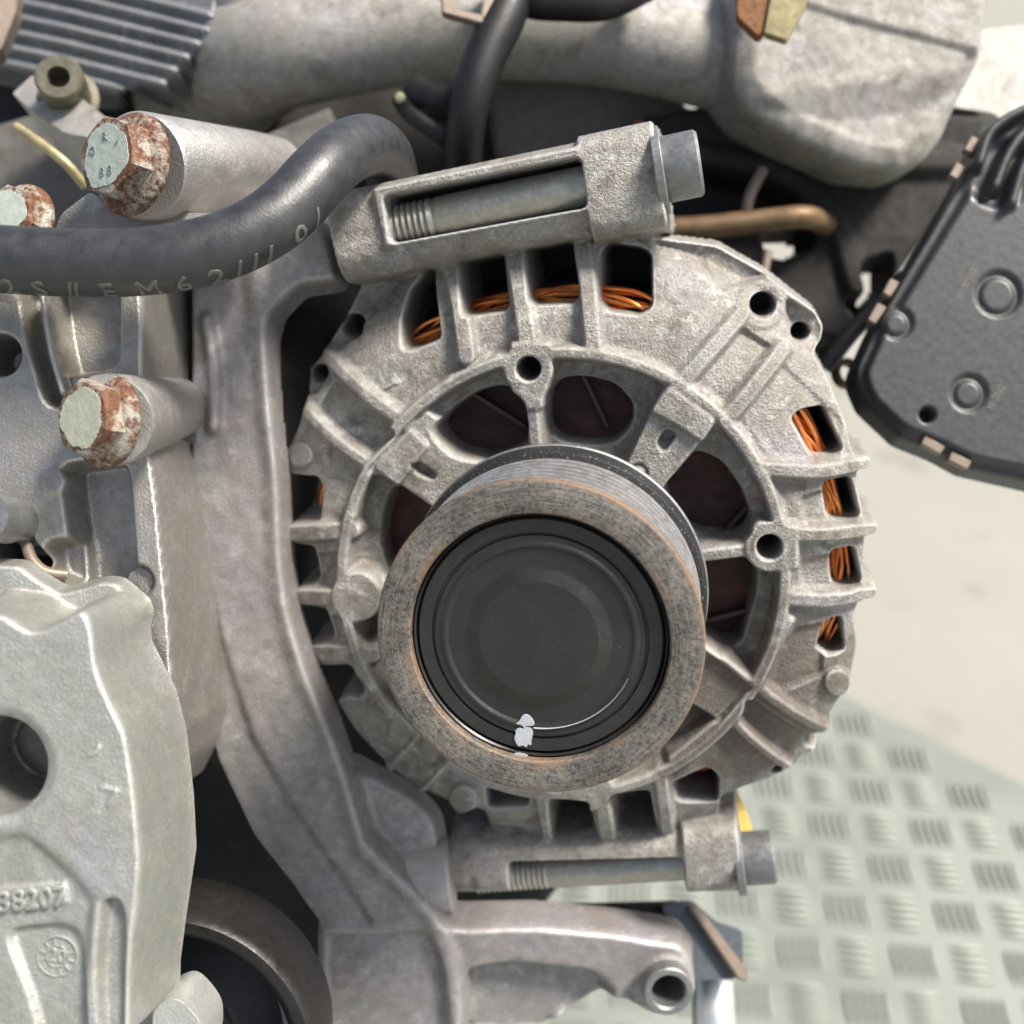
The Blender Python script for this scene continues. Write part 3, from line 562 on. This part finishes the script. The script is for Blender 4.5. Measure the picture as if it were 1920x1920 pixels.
C.disc(1252, 1855, 58, 1.2, 2, 'max'); C.disc(1252, 1855, 33, -12, 1.2, lvl=1)
C.blur(2); C.rough(.3, 3, 8); C.rough(.6, 12, 9)
ARM = thing('alternator_bracket', 'long curved cast aluminium arm bracket left of the alternator, ending in a holed lug', 'bracket', fC.M)
C.build('arm_casting', M_ARM, ARM)
fBu = Frame(cpt(1252, 1855, 288), (.05, -.12, 1)); place('bushing', lathe('bushing', [(4.4, -14), (4.4, .9), (4.9, 1.5), (6.2, 1.5), (6.6, 1.0), (6.6, -3)], 48), fBu.M, M_ZINC, ARM)
f1 = axis_frame(cpt(500, 470, 292), cpt(628, 448, 281)); place('upper_boss', lathe('upper_boss', [(.1, -8), (12.0, -8), (12.6, 0), (12.4, 15.6), (11.6, 16.6), (.1, 16.6)], 64), f1.M, M_ARM, ARM)
f1 = axis_frame(cpt(745, 1650, 299), cpt(846, 1637, 299)); place('lower_boss', lathe('lower_boss', [(.1, -4), (8.6, -4), (10.4, 8), (10.4, 14.2), (9.7, 15.0), (.1, 15.0)], 64), f1.M, M_ARM, ARM)
# ------------------------------------------------------------------ left bracket behind the hose
fD = Frame(cpt(160, 900, 238), (.02, 0, 1)); D = Relief(fD, (-60, 480, 430, 1560), .36, -46)
D.fill([(-60, 470), (268, 470), (270, 640), (272, 820), (286, 860), (300, 960), (310, 1060), (322, 1180), (328, 1290), (335, 1380), (318, 1450), (270, 1540), (-60, 1540)], 0, 1.3, rnd=1)
D.fill([(118, 520), (242, 520), (244, 690), (210, 705), (140, 712), (125, 640)], -9, 2.0, rnd=2)
D.fill([(150, 880), (240, 866), (262, 885), (275, 1040), (284, 1130), (250, 1150), (235, 1130), (222, 1160), (180, 1130), (165, 1000)], -10, 2.4, rnd=2)
D.fill([(170, 1120), (240, 1160), (300, 1180), (308, 1290), (250, 1290), (190, 1160)], -12, 2, rnd=2)
D.fill([(-60, 540), (60, 545), (80, 640), (105, 740), (60, 700), (30, 560)], 1.2, 1.6, rnd=1)
D.ridge([(80, 540), (100, 650), (128, 740)], 2.6, -6, 2.5, mode='min'); D.ridge([(75, 545), (92, 650), (115, 735)], 1.1, 1.8, 1.5)
D.disc(0, 665, 34, -14, 1.6, lvl=0); D.disc(98, 903, 27, .5, .8); D.mark(98, 903, 25, .4, .35); D.disc(262, 1090, 30, -2, 1.2); D.mark(262, 1090, 26, -2, .4)
D.fill([(50, 985), (70, 962), (95, 970), (108, 1010), (125, 1030), (140, 1060), (60, 1050), (45, 1020)], -16, 2, rnd=2)
D.fill([(110, 1020), (165, 1010), (170, 1100), (120, 1080)], -7, 3, rnd=2)
D.disc(225, 775, 62, 1.0, 1.6, 'max')
D.blur(1); D.rough(.12, 2.5, 12); D.rough(.35, 10, 13)
LBR = thing('left_bracket', 'silvery ribbed cast bracket behind the black hose, carrying rusty flange bolts', 'bracket', fD.M)
D.build('bracket_casting', M_BRK, LBR)
fE_ = axis_frame(cpt(318, 766, 266), cpt(206, 788, 227)); place('bolt_boss', lathe('bolt_boss', [(.1, -6), (7.4, -6), (8.8, 20), (9.6, 39.4), (9.2, 40.4), (.1, 40.4)], 64), fE_.M, M_BRK, LBR)
P = catmull([cpt(*p) for p in [(48, 1015, 240), (60, 1050, 238), (85, 1072, 238), (125, 1078, 240)]], 8); place('cable_lip', sweep('cable_lip', P, 1.3, 10, True, M=fD.M), fD.M, M_TAN, LBR)
fS = axis_frame(cpt(70, 985, 246), cpt(-20, 970, 226)); tag(place('stud', lathe('stud', [(.1, -6), (5.2, -6), (5.2, 3), (4.3, 4), (4.3, 12), (5.0, 13), (5.0, 22), (.1, 22)], 40), fS.M, M_ZINC), 'grey steel stud at the left edge beside the dark opening', 'stud')
# sleeve with the upper bolt
fG = axis_frame(cpt(490, 330, 294), cpt(262, 312, 243)); Lg = np.linalg.norm(cpt(490, 330, 294) - cpt(262, 312, 243))
place('upper_sleeve', lathe('upper_sleeve', [(.1, -6), (10.6, -6), (11.1, 6), (11.7, Lg - 1.0), (11.2, Lg), (.1, Lg)], 72), fG.M, M_BRK, LBR)
fG2 = Frame(cpt(120, 380, 250)); place('sleeve_web', prism('sleeve_web', chaikin([fG2.uv(*p) for p in [(105, 425), (115, 400), (170, 358), (215, 395), (420, 400), (445, 380), (450, 480), (100, 480)]], 1).tolist(), -12, 0, .8), fG2.M, M_BRK, LBR)

M_STA = simple('stamp_green', (.20, .27, .23), .5)
def flange_bolt(fr, L, rf, rh, h, label, paint, txt=None, seed=1):
    """Bolt head seated at height L along the frame axis: flange, hexagon, painted face."""
    t = thing('flange_bolt', label, 'bolt', fr.M, 'rusty flange-head bolts on the left bracket')
    place('flange', lathe('flange', [(.1, L), (rf - .2, L), (rf, L + .4), (rf - .1, L + 1.3), (rf - .9, L + 2.0), (rh + .1, L + 2.5), (rh - 2.2, L + 2.9)], 72, 40), fr.M, M_BLT, t)
    V = []; F = []; n = 72
    prof = [(1.0, .3), (1.0, h - 1.0), (.93, h - .1), (.80, h), (0.001, h)]
    for i in range(n):
        a = 2 * math.pi * i / n; hx = math.cos(math.pi / 6) / math.cos((a + .35) % (math.pi / 3) - math.pi / 6)
        for q, (s_, z) in enumerate(prof): r = rh * (hx if q < 2 else (hx * .4 + .6 * .93 if q == 2 else .93)) * s_; V.append((r * math.cos(a), r * math.sin(a), L + z))
    m = len(prof)
    for i in range(n):
        j = (i + 1) % n
        for k in range(m - 1): F.append((i * m + k, j * m + k, j * m + k + 1, i * m + k + 1))
    me = np_mesh('hex_head', V, F); me.set_sharp_from_angle(angle=R_(13)); H = place('hex_head', me, fr.M, M_BLT, t)
    rg = np.random.RandomState(seed); pts = []
    for i in range(90):
        a = 2 * math.pi * i / 90; r = rh * .73 * (1 + .05 * math.sin(3 * a + seed) + .03 * math.sin(7 * a + 2 * seed)) + (rg.rand() - .5) * .35; pts.append((r * math.cos(a), r * math.sin(a)))
    place('face_paint', prism('face_paint', pts, L + h - .1, L + h + .12, 0), fr.M, paint, H)
    if txt:
        for s_, x, y, rot, sz in txt:
            me = text_mesh(s_, sz, .14, .02); place('stamped_mark', me, fr.M @ Matrix.Translation((x * .001, y * .001, (L + h + .16) * .001)) @ Matrix.Rotation(rot, 4, 'Z'), M_STA, H)
    return t
# bolt faces point towards the left and the camera; up axis follows the picture's up
def head_frame(c, n): return Frame(c, n, (0, 1, 0))
flange_bolt(head_frame(cpt(252, 311, 241), (-.50, .02, .86)), 0, 11.3, 9.3, 7.6, 'large rusty flange bolt with pale stamped face above the black hose', M_BFP, [('D', -4.0, 1.6, .9, 2.6), ('R', -.3, 4.0, .1, 2.6), ('/', 3.6, 2.2, -.6, 2.4), ('8', -.9, -3.6, .05, 2.8), ('8', 1.5, -3.5, .05, 2.8)], 2)
flange_bolt(head_frame(cpt(204, 789, 228), (-.50, .02, .86)), 0, 9.9, 8.4, 6.8, 'rusty flange bolt with cream painted face in the middle of the left bracket', M_BFC, None, 5)
flange_bolt(head_frame(cpt(44, 418, 243), (-.30, .15, .94)), 0, 8.6, 7.2, 5.4, 'rusty flange bolt at the left edge, half hidden by the black hose', M_BFP, None, 8)

# ------------------------------------------------------------------ front cover casting, lower left
fF = Frame(cpt(120, 1500, 208), (.03, .03, 1)); E = Relief(fF, (-70, 1040, 380, 1970), .34, -27)
E.fill([(-80, 1052), (35, 1057), (80, 1090), (112, 1108), (150, 1100), (190, 1087), (218, 1090), (264, 1130), (270, 1150), (256, 1190), (282, 1240), (312, 1300), (332, 1380), (345, 1500), (350, 1600), (330, 1735), (315, 1850), (312, 1960), (-80, 1960)], -22, 1.6, rnd=1)
E.fill([(-80, 1128), (10, 1140), (55, 1172), (78, 1170), (115, 1150), (150, 1130), (174, 1145), (186, 1185), (192, 1250), (216, 1310), (246, 1370), (260, 1450), (270, 1540), (276, 1620), (266, 1720), (250, 1840), (248, 1960), (-80, 1960)], 0, 3.4, 'max', rnd=2, edge=True)
E.disc(-6, 1436, 100, -1.2, 3, lvl=0); E.disc(-6, 1436, 86, -27, 1.6, lvl=-1)
E.fill([(-80, 1590), (40, 1560), (90, 1590), (200, 1690), (180, 1760), (170, 1960), (-80, 1960)], -1.0, 2.5, rnd=2)
E.ridge([(70, 1550), (130, 1610), (190, 1680)], 1.8, .1, 3)
E.fill([(184, 1720), (194, 1690), (215, 1678), (232, 1684), (240, 1715), (236, 1960), (200, 1960)], -2.6, 1.4, rnd=2); E.ridge([(160, 1950), (172, 1800), (182, 1700)], 1.2, .3, 2)
E.fill([(22, 1755), (30, 1738), (120, 1728), (148, 1738), (160, 1770), (172, 1960), (90, 1960), (60, 1850)], -2.4, 1.2, rnd=2)
E.fill([(-80, 1660), (-10, 1665), (122, 1655), (128, 1695), (0, 1712), (-80, 1712)], -.55, .7, rnd=0)
E.ridge([(185, 1400), (178, 1412), (168, 1415)], .25, .5, .6, lvl=0); E.ridge([(190, 1478), (220, 1482), (203, 1508)], .3, .45, .6, lvl=0, smooth=False)
E.blur(1); E.rough(.10, 2, 22); E.rough(.4, 14, 23)
FCV = thing('front_cover_bracket', 'pale grey cast cover at lower left with round bore and raised numbers', 'casting', fF.M)
E.build('cover_casting', M_FRT, FCV)
def on(fr, px, py, w, rot, me, name, mat, parent):
    a, b = fr.uv(px, py, w); return place(name, me, fr.M @ Matrix.Translation((a * .001, b * .001, w * .001)) @ Matrix.Rotation(R_(rot), 4, 'Z'), mat, parent)
on(fF, 48, 1688, -.60, 5, text_mesh('338207', 5.2, .42, .10), 'raised_number', M_FRT, FCV)
on(fF, 108, 1792, -2.45, -8, text_mesh('20', 3.6, .4, .06), 'date_number', M_FRT, FCV)
def stamp_ring(r0, r1):
    V = []; F = []; n = 60
    for i in range(n):
        a = 2 * math.pi * i / n
        for r, z in ((r0, -.1), (r0 + .05, .42), (r1 - .05, .42), (r1, -.1)): V.append((r * math.cos(a), r * math.sin(a), z))
    for i in range(n):
        j = (i + 1) % n
        for k in range(3): F.append((i * 4 + k, i * 4 + k + 1, j * 4 + k + 1, j * 4 + k))
    return py_mesh('stamp_ring', V, F, False)
on(fF, 108, 1792, -2.45, 0, stamp_ring(3.6, 3.85), 'date_ring', M_FRT, FCV); on(fF, 108, 1792, -2.45, 0, stamp_ring(1.9, 2.1), 'date_ring', M_FRT, FCV)
TK = box_mesh('date_tick', 1.2, .22, .4, 0)
a, b = fF.uv(108, 1792, -2.45)
for k in range(12):
    t = k * math.pi / 6 + .2; place('date_tick', TK, fF.M @ Matrix.Translation(((a + 2.9 * math.cos(t)) * .001, (b + 2.9 * math.sin(t)) * .001, -2.3 * .001)) @ Matrix.Rotation(t, 4, 'Z'), M_FRT, FCV)
fL = Frame(cpt(350, 1880, 224)); place('lower_lug', prism('lower_lug', chaikin([fL.uv(*p) for p in [(285, 1890), (330, 1868), (358, 1892), (385, 1930), (385, 1990), (285, 1990)]], 2).tolist(), -14, 0, 1.2, 3), fL.M, M_FRT, FCV)
fH = Frame(cpt(10, 1430, 235)); place('bore_liner', lathe('bore_liner', [(.1, -40), (9.4, -40), (9.6, -6), (9.9, -1)], 48), fH.M, M_BLK, FCV)
# ------------------------------------------------------------------ tensioner pulley
fT = Frame(cpt(300, 2010, 250), (.02, -.03, 1))
TEN = thing('idler_pulley', 'smooth dark grey idler pulley at the bottom, left of centre', 'pulley', fT.M)
place('roller', lathe('roller', [(24.5, -26), (27.5, -17), (29.0, -6), (31.5, -1.4), (33.0, -.5), (34.6, -.6), (35.4, -1.4), (35.8, -3.0), (36.2, -13), (35.8, -24), (35.0, -26), (24.5, -27)], 144, 40), fT.M, simple('idler_steel', (.014, .013, .0125), .40, 0, .3, 500, .0002), TEN)
place('hub', lathe('hub', [(.1, -8), (12, -8), (14, -14), (24.6, -18)], 72), fT.M, M_PLB, TEN)

# ------------------------------------------------------------------ black hose with moulded lettering
HP = catmull([cpt(*p) for p in [(-120, 480, 224), (0, 486, 224), (110, 492, 224), (220, 493, 224), (320, 484, 224), (410, 464, 225), (490, 428, 227), (550, 382, 230), (598, 330, 234), (645, 288, 243), (692, 272, 256), (722, 292, 274), (735, 330, 290)]], 10)
fHo = Matrix.Translation(Vector((to_world(HP[0]) * .001).tolist()))
HOSE = thing('rubber_hose', 'thick black rubber hose with moulded lettering curving across the left', 'hose', fHo)
HR = 6.85
place('hose_body', sweep('hose_body', HP, HR, 48, True, M=fHo), fHo, M_RUB, HOSE)
Pn, Tn, An, Bn = sweep_frames(HP); S = np.concatenate([[0], np.cumsum(np.linalg.norm(np.diff(Pn, axis=0), axis=1))])
M_LET = simple('hose_lettering', (.15, .15, .14), .35, 0, .2)
def hose_text(s, x_px, size):
    i0 = int(np.argmin([abs(960 + p[0] / (-p[2] * K) - x_px) for p in Pn])); s0 = S[i0]; me = text_mesh(s, size, .10, .09, 2); V = []
    if s == '/':
        bm = bmesh.new(); bm.from_mesh(me); bmesh.ops.subdivide_edges(bm, edges=[e for e in bm.edges if e.calc_length() > .0008], cuts=6, use_grid_fill=True); bmesh.ops.triangulate(bm, faces=bm.faces); bm.to_mesh(me); bm.free()
    for v in me.vertices:
        x, y, z = v.co * 1000; ss = s0 + x
        q = np.array([np.interp(ss, S, Pn[:, k]) for k in range(3)]); t = nrm([np.interp(ss, S, Tn[:, k]) for k in range(3)])
        tc = nrm(-q); tc = nrm(tc - t * (tc @ t)); dn = np.cross(tc, t); dn = dn if dn[1] < 0 else -dn
        th = R_(55) - y / HR; V.append(q + (HR + z) * (tc * math.cos(th) + dn * math.sin(th)))
    L = localise(V, fHo)
    for v, l in zip(me.vertices, L): v.co = l
    place('hose_letter', me, fHo, M_LET, HOSE)
for s_, x in (('2', 32), ('S', 85), ('/', 138), ('/', 152), ('E', 212), ('M', 280), ('6', 338), ('2', 395), ('/', 430), ('/', 455), ('/', 478), ('0', 522), ('/', 548)): hose_text(s_, x, 6.2)

# ------------------------------------------------------------------ intake manifold along the top
fM = Frame(cpt(1000, 60, 338))
MAN = thing('intake_manifold', 'dull cast aluminium intake manifold across the top, with a box end', 'manifold', fM.M)
P = catmull([cpt(*p) for p in [(300, 300, 420), (360, 210, 390), (425, 140, 362), (490, 108, 346), (560, 90, 340), (760, 55, 338), (980, 48, 338), (1180, 70, 338), (1420, 130, 340)]], 10)
place('runner', sweep('runner', P, np.interp(np.linspace(0, 1, len(P)), [0, .2, .45, 1], [23, 22, 15, 13.5]), 40, True, M=fM.M, ry=np.interp(np.linspace(0, 1, len(P)), [0, .2, .45, 1], [23, 22, 17, 15])), fM.M, M_MAN, MAN)
P = catmull([cpt(*p) for p in [(430, -140, 352), (470, -20, 348), (520, 90, 346)]], 8); place('inlet_neck', sweep('inlet_neck', P, 15, 36, True, M=fM.M), fM.M, M_MAN, MAN)
fN = Frame(cpt(1610, 140, 318), (.05, -.10, 1)); Nn = Relief(fN, (1340, -90, 1900, 350), .55, -30)
Nn.fill([(1372, -80), (1366, 60), (1362, 165), (1395, 215), (1490, 272), (1600, 318), (1680, 328), (1732, 310), (1766, 268), (1800, 190), (1838, 118), (1848, 40), (1862, -80)], lambda U, V, sd: -6 + 6 * np.clip(sd / 7, 0, 1) ** .5, 1.2, rnd=2, lvl=-5)
Nn.fill([(1500, -90), (1512, 8), (1600, 36), (1720, 66), (1838, 98), (1850, 30), (1870, -90)], 1.0, .9, rnd=0)
Nn.fill([(1380, 190), (1500, 172), (1640, 158), (1780, 142), (1830, 118), (1790, 220), (1740, 310), (1660, 328), (1560, 300)], lambda U, V, sd: -2.2 * np.clip(sd / 9, 0, 1), 2, 'add', 2, lvl=-2)
Nn.blur(2); Nn.rough(.25, 3, 30); Nn.rough(.2, 9, 31); Nn.build('box_end', M_MAN, MAN)
fN2 = Frame(cpt(1880, 130, 350), (.3, 0, 1)); place('side_flange', prism('side_flange', chaikin([fN2.uv(*p) for p in [(1780, 200), (1800, 60), (1960, 40), (1980, 180), (1900, 240), (1860, 212)]], 1).tolist(), -20, 0, 2, 3), fN2.M, M_MAN, MAN)
fN3 = Frame(cpt(1080, 215, 356), (0, -.2, 1)); place('lower_flange', prism('lower_flange', [fN3.uv(*p) for p in [(905, 135), (1100, 150), (1290, 195), (1330, 250), (1280, 300), (930, 300)]], -10, 0, 1.5, 2), fN3.M, simple('manifold_flange', (.15, .135, .12), .6, .3, .3, 200, .0005), MAN)
# strap, clip, cable, brass bracket
tube_thing('rubber_strap', [(965, -40, 312), (945, 30, 308), (912, 100, 306), (885, 180, 306), (872, 250, 310), (868, 330, 318)], 0, M_PLB, 'black rubber strap hanging from the manifold to the alternator', 'strap', rads=[6.5, 6.3, 6, 5.6, 5.4, 5.2])
fQ = Frame(cpt(880, 10, 302), (.1, .1, 1))
CLP = thing('steel_clip', 'pinkish square steel clip on the black strap at the top edge', 'clip', fQ.M)
for pts in ([(826, -10), (848, -10), (850, 14), (918, 30), (912, 46), (830, 24)], [(908, -10), (932, -10), (930, 4), (918, 44), (900, 36)], [(858, -30), (905, -30), (900, -12), (858, -14)]):
    place('clip_leg', prism('clip_leg', [fQ.uv(*p) for p in pts], -3, 0, .4), fQ.M, M_TAN, CLP)
tube_thing('breather_hose', [(940, -60, 318), (985, -5, 312), (1060, 5, 310), (1140, 2, 310), (1210, -30, 316)], 5.0, M_PLB, 'dark hose drooping into the top edge right of the clip', 'hose')
tube_thing('sensor_lead', [(750, 190, 330), (770, 215, 318), (820, 250, 314), (850, 275, 316)], 2.4, M_PLB, 'thin dark lead with a pale tip left of the strap', 'cable')
tube_thing('black_clamp_tail', [(780, 175, 330), (810, 190, 326), (850, 185, 326)], 5.5, M_PLB, 'black block left of the strap in the shade of the manifold', 'clamp')
fP = Frame(cpt(750, 183, 318)); tag(place('pale_tip', lathe('pale_tip', [(.1, 1.4), (1.2, 1.0), (1.6, 0), (1.2, -1.4), (.1, -1.4)], 24), fP.M, simple('pale_green', (.5, .52, .3), .5)), 'tiny pale green tip of the lead above the hose bend', 'tip')
fX = Frame(cpt(1450, 20, 300), (-.2, .1, 1))
BRS = thing('brass_bracket', 'brass coloured bracket with a rusty edge at the top right', 'bracket', fX.M)
place('plate', prism('plate', [fX.uv(*p) for p in [(1450, -40), (1520, -40), (1512, 6), (1474, 76), (1432, 62)]], -3, 0, .4), fX.M, M_BRS, BRS)
place('rusty_edge', prism('rusty_edge', [fX.uv(*p) for p in [(1380, -40), (1449, -40), (1431, 60), (1420, 65), (1380, 28)]], -5, -1, .5), fX.M, M_RST, BRS)

# ------------------------------------------------------------------ ribbed cover, block and socket bolt, top left
fY = Frame(cpt(200, 60, 345), (-.25, .15, 1)); Y = Relief(fY, (-60, -60, 420, 170), .6, -14)
Y.fill([(-50, -60), (420, -60), (400, 60), (300, 170), (150, 160), (-50, 120)], 0, 2)
for k in range(9): Y.ridge([(-60, -50 + 30 * k - 30), (120, -50 + 30 * k + 8), (420, -50 + 30 * k + 82)], 1.1, 2.4, 1.8, smooth=False)
Y.blur(1); RBC = thing('ribbed_cover', 'finned bluish aluminium cover in the top left corner', 'cover', fY.M); Y.build('fin_panel', M_RIB, RBC)
fZ = Frame(cpt(15, 40, 322), (.3, 0, 1)); tag(place('tan_post', prism('tan_post', chaikin([fZ.uv(*p) for p in [(-40, -60), (38, -60), (30, 20), (2, 92), (-40, 110)]], 1).tolist(), -10, 0, 1.2, 2), fZ.M, M_TAN), 'tan post cut off by the top left corner', 'post')
fW = Frame(cpt(110, 210, 300), (-.25, .45, .86)); BLK = thing('sensor_block', 'cast mounting block with a pale top, left of the large bolt', 'block', fW.M)
place('block_body', prism('block_body', chaikin([fW.uv(*p) for p in [(22, 175), (60, 140), (130, 165), (205, 225), (185, 262), (120, 250), (55, 205)]], 1).tolist(), -26, 0, 1.2, 2), fW.M, M_MAN, BLK)
fW2 = axis_frame(cpt(128, 182, 306), cpt(102, 128, 290), (1, 0, 0))
SKT = thing('socket_bolt', 'dull socket-head bolt on the mounting block at top left', 'bolt', fW2.M)
place('bolt_head', lathe('bolt_head', [(.1, -2), (8.2, -2), (8.2, 0), (6.4, .3), (6.4, 11), (5.8, 11.8), (3.0, 11.8), (2.9, 5), (.1, 5)], 48), fW2.M, simple('olive_steel', (.15, .14, .10), .45, .5), SKT)
tube_thing('yellow_rod', [(30, 238, 282), (80, 272, 280), (125, 308, 280), (160, 350, 284)], 1.3, M_BRS, 'thin olive yellow rod behind the large rusty bolt', 'rod')
fV = Frame(cpt(100, 340, 330)); tag(place('rear_casting', prism('rear_casting', chaikin([fV.uv(*p) for p in [(-60, 250), (60, 215), (200, 250), (330, 230), (480, 260), (620, 200), (640, 330), (560, 420), (-60, 480)]], 1).tolist(), -22, 0, 2, 2), fV.M, simple('rear_casting', (.16, .15, .135), .55, .35, .3, 150, .0006)), 'dim grey casting behind the large bolt sleeve', 'casting')

# ------------------------------------------------------------------ black plastic cover at the right
fU = Frame(cpt(1780, 560, 296), (-.10, .10, 1)); Uc = Relief(fU, (1580, 170, 1970, 940), .42, -14)
CO = [(1975, 188), (1905, 198), (1852, 232), (1832, 262), (1800, 335), (1740, 440), (1690, 522), (1640, 610), (1604, 690), (1604, 718), (1622, 758), (1690, 822), (1760, 850), (1815, 880), (1975, 916)]
Uc.fill(CO, -3.0, 1.0, rnd=1)
Uc.fill([(1980, 215), (1915, 222), (1868, 258), (1850, 290), (1818, 360), (1760, 455), (1708, 540), (1658, 622), (1624, 696), (1626, 716), (1640, 748), (1698, 802), (1768, 830), (1822, 858), (1980, 890)], 0, 1.6, rnd=2)
for x, y, r in ((1870, 553, 37), (1680, 607, 25), (1815, 738, 29)):
    Uc.disc(x, y, r + 5, -1.1, .9); Uc.disc(x, y, r - 5, .1, .9)
Uc.disc(1728, 785, 12, -6, 1)
Uc.disc(1870, 330, 60, -2.2, 4)
for pts in ([(1838, 300), (1862, 240), (1925, 200), (1980, 190)], [(1868, 345), (1896, 280), (1930, 240), (1980, 215)], [(1900, 375), (1925, 300), (1970, 250)]): Uc.ridge(pts, 1.5, 3.5, 1.2)
Uc.blur(1); COV = thing('plastic_cover', 'dark grey moulded plastic cover with round bosses at the right edge', 'cover', fU.M)
Uc.build('cover_panel', M_PLA, COV)
for p0, p1 in (((1828, 262), (1812, 288)), ((1800, 312), (1784, 336)), ((1676, 528), (1660, 556)), ((1652, 574), (1632, 606)), ((1728, 826), (1765, 846)), ((1778, 856), (1815, 874))):
    a, b = np.array(fU.uv(*p0, -2)), np.array(fU.uv(*p1, -2)); c = (a + b) / 2; d = b - a
    place('metal_clip', box_mesh('metal_clip', np.linalg.norm(d), 2.6, 3.4, .3), fU.M @ Matrix.Translation((c[0] * .001, c[1] * .001, -2.2 * .001)) @ Matrix.Rotation(math.atan2(d[1], d[0]), 4, 'Z'), M_TAN, COV)
M_PRT = simple('faded_print', (.17, .15, .12), .5)
on(fU, 1812, 532, .02, 62, text_mesh('H19M00', 2.6, .05), 'faded_print', M_PRT, COV); on(fU, 1868, 745, .02, 62, text_mesh('N 2N2', 2.6, .05), 'faded_print', M_PRT, COV)

# ------------------------------------------------------------------ bits at the lower right
fJ = Frame(cpt(1330, 1760, 318), (.2, .15, 1)); LWB = thing('lower_bracket', 'dark folded steel bracket below the lower mounting barrel', 'bracket', fJ.M)
place('bracket_plate', prism('bracket_plate', chaikin([fJ.uv(*p) for p in [(1240, 1700), (1300, 1690), (1345, 1730), (1392, 1745), (1394, 1832), (1370, 1836), (1300, 1840)]], 1).tolist(), -3, 0, .5), fJ.M, simple('blue_grey_steel', (.10, .115, .13), .45, .4), LWB)
place('bracket_rim', prism('bracket_rim', [fJ.uv(*p) for p in [(1285, 1698), (1300, 1694), (1392, 1812), (1394, 1834), (1376, 1832)]], .1, 4, .5), fJ.M, M_TAN, LWB)
place('bracket_web', prism('bracket_web', [fJ.uv(*p) for p in [(1040, 1705), (1284, 1698), (1374, 1834), (1290, 1842), (1270, 1760), (1050, 1735)]], -8, -3.2, .4), fJ.M, M_BLK, LWB)
tube_thing('rusty_link', [(1045, 1700, 320), (1050, 1722, 318), (1060, 1745, 318)], 2.6, M_RST, 'rust orange link under the lower mounting barrel', 'link')
fI = Frame(cpt(1385, 1520, 305), (.4, .1, 1)); tag(place('yellow_tag', prism('yellow_tag', chaikin([fI.uv(*p) for p in [(1352, 1500), (1382, 1482), (1400, 1520), (1412, 1556), (1396, 1572), (1360, 1568)]], 1).tolist(), -8, 0, 1.2, 2), fI.M, M_YEL), 'small yellow tab above the lower bolt head', 'tab')
tube_thing('bright_pipe', [(1335, 1842, 330), (1338, 1900, 326), (1340, 1990, 322)], 6.5, M_ALU, 'bright metal pipe end below the holed lug at the bottom edge', 'pipe')
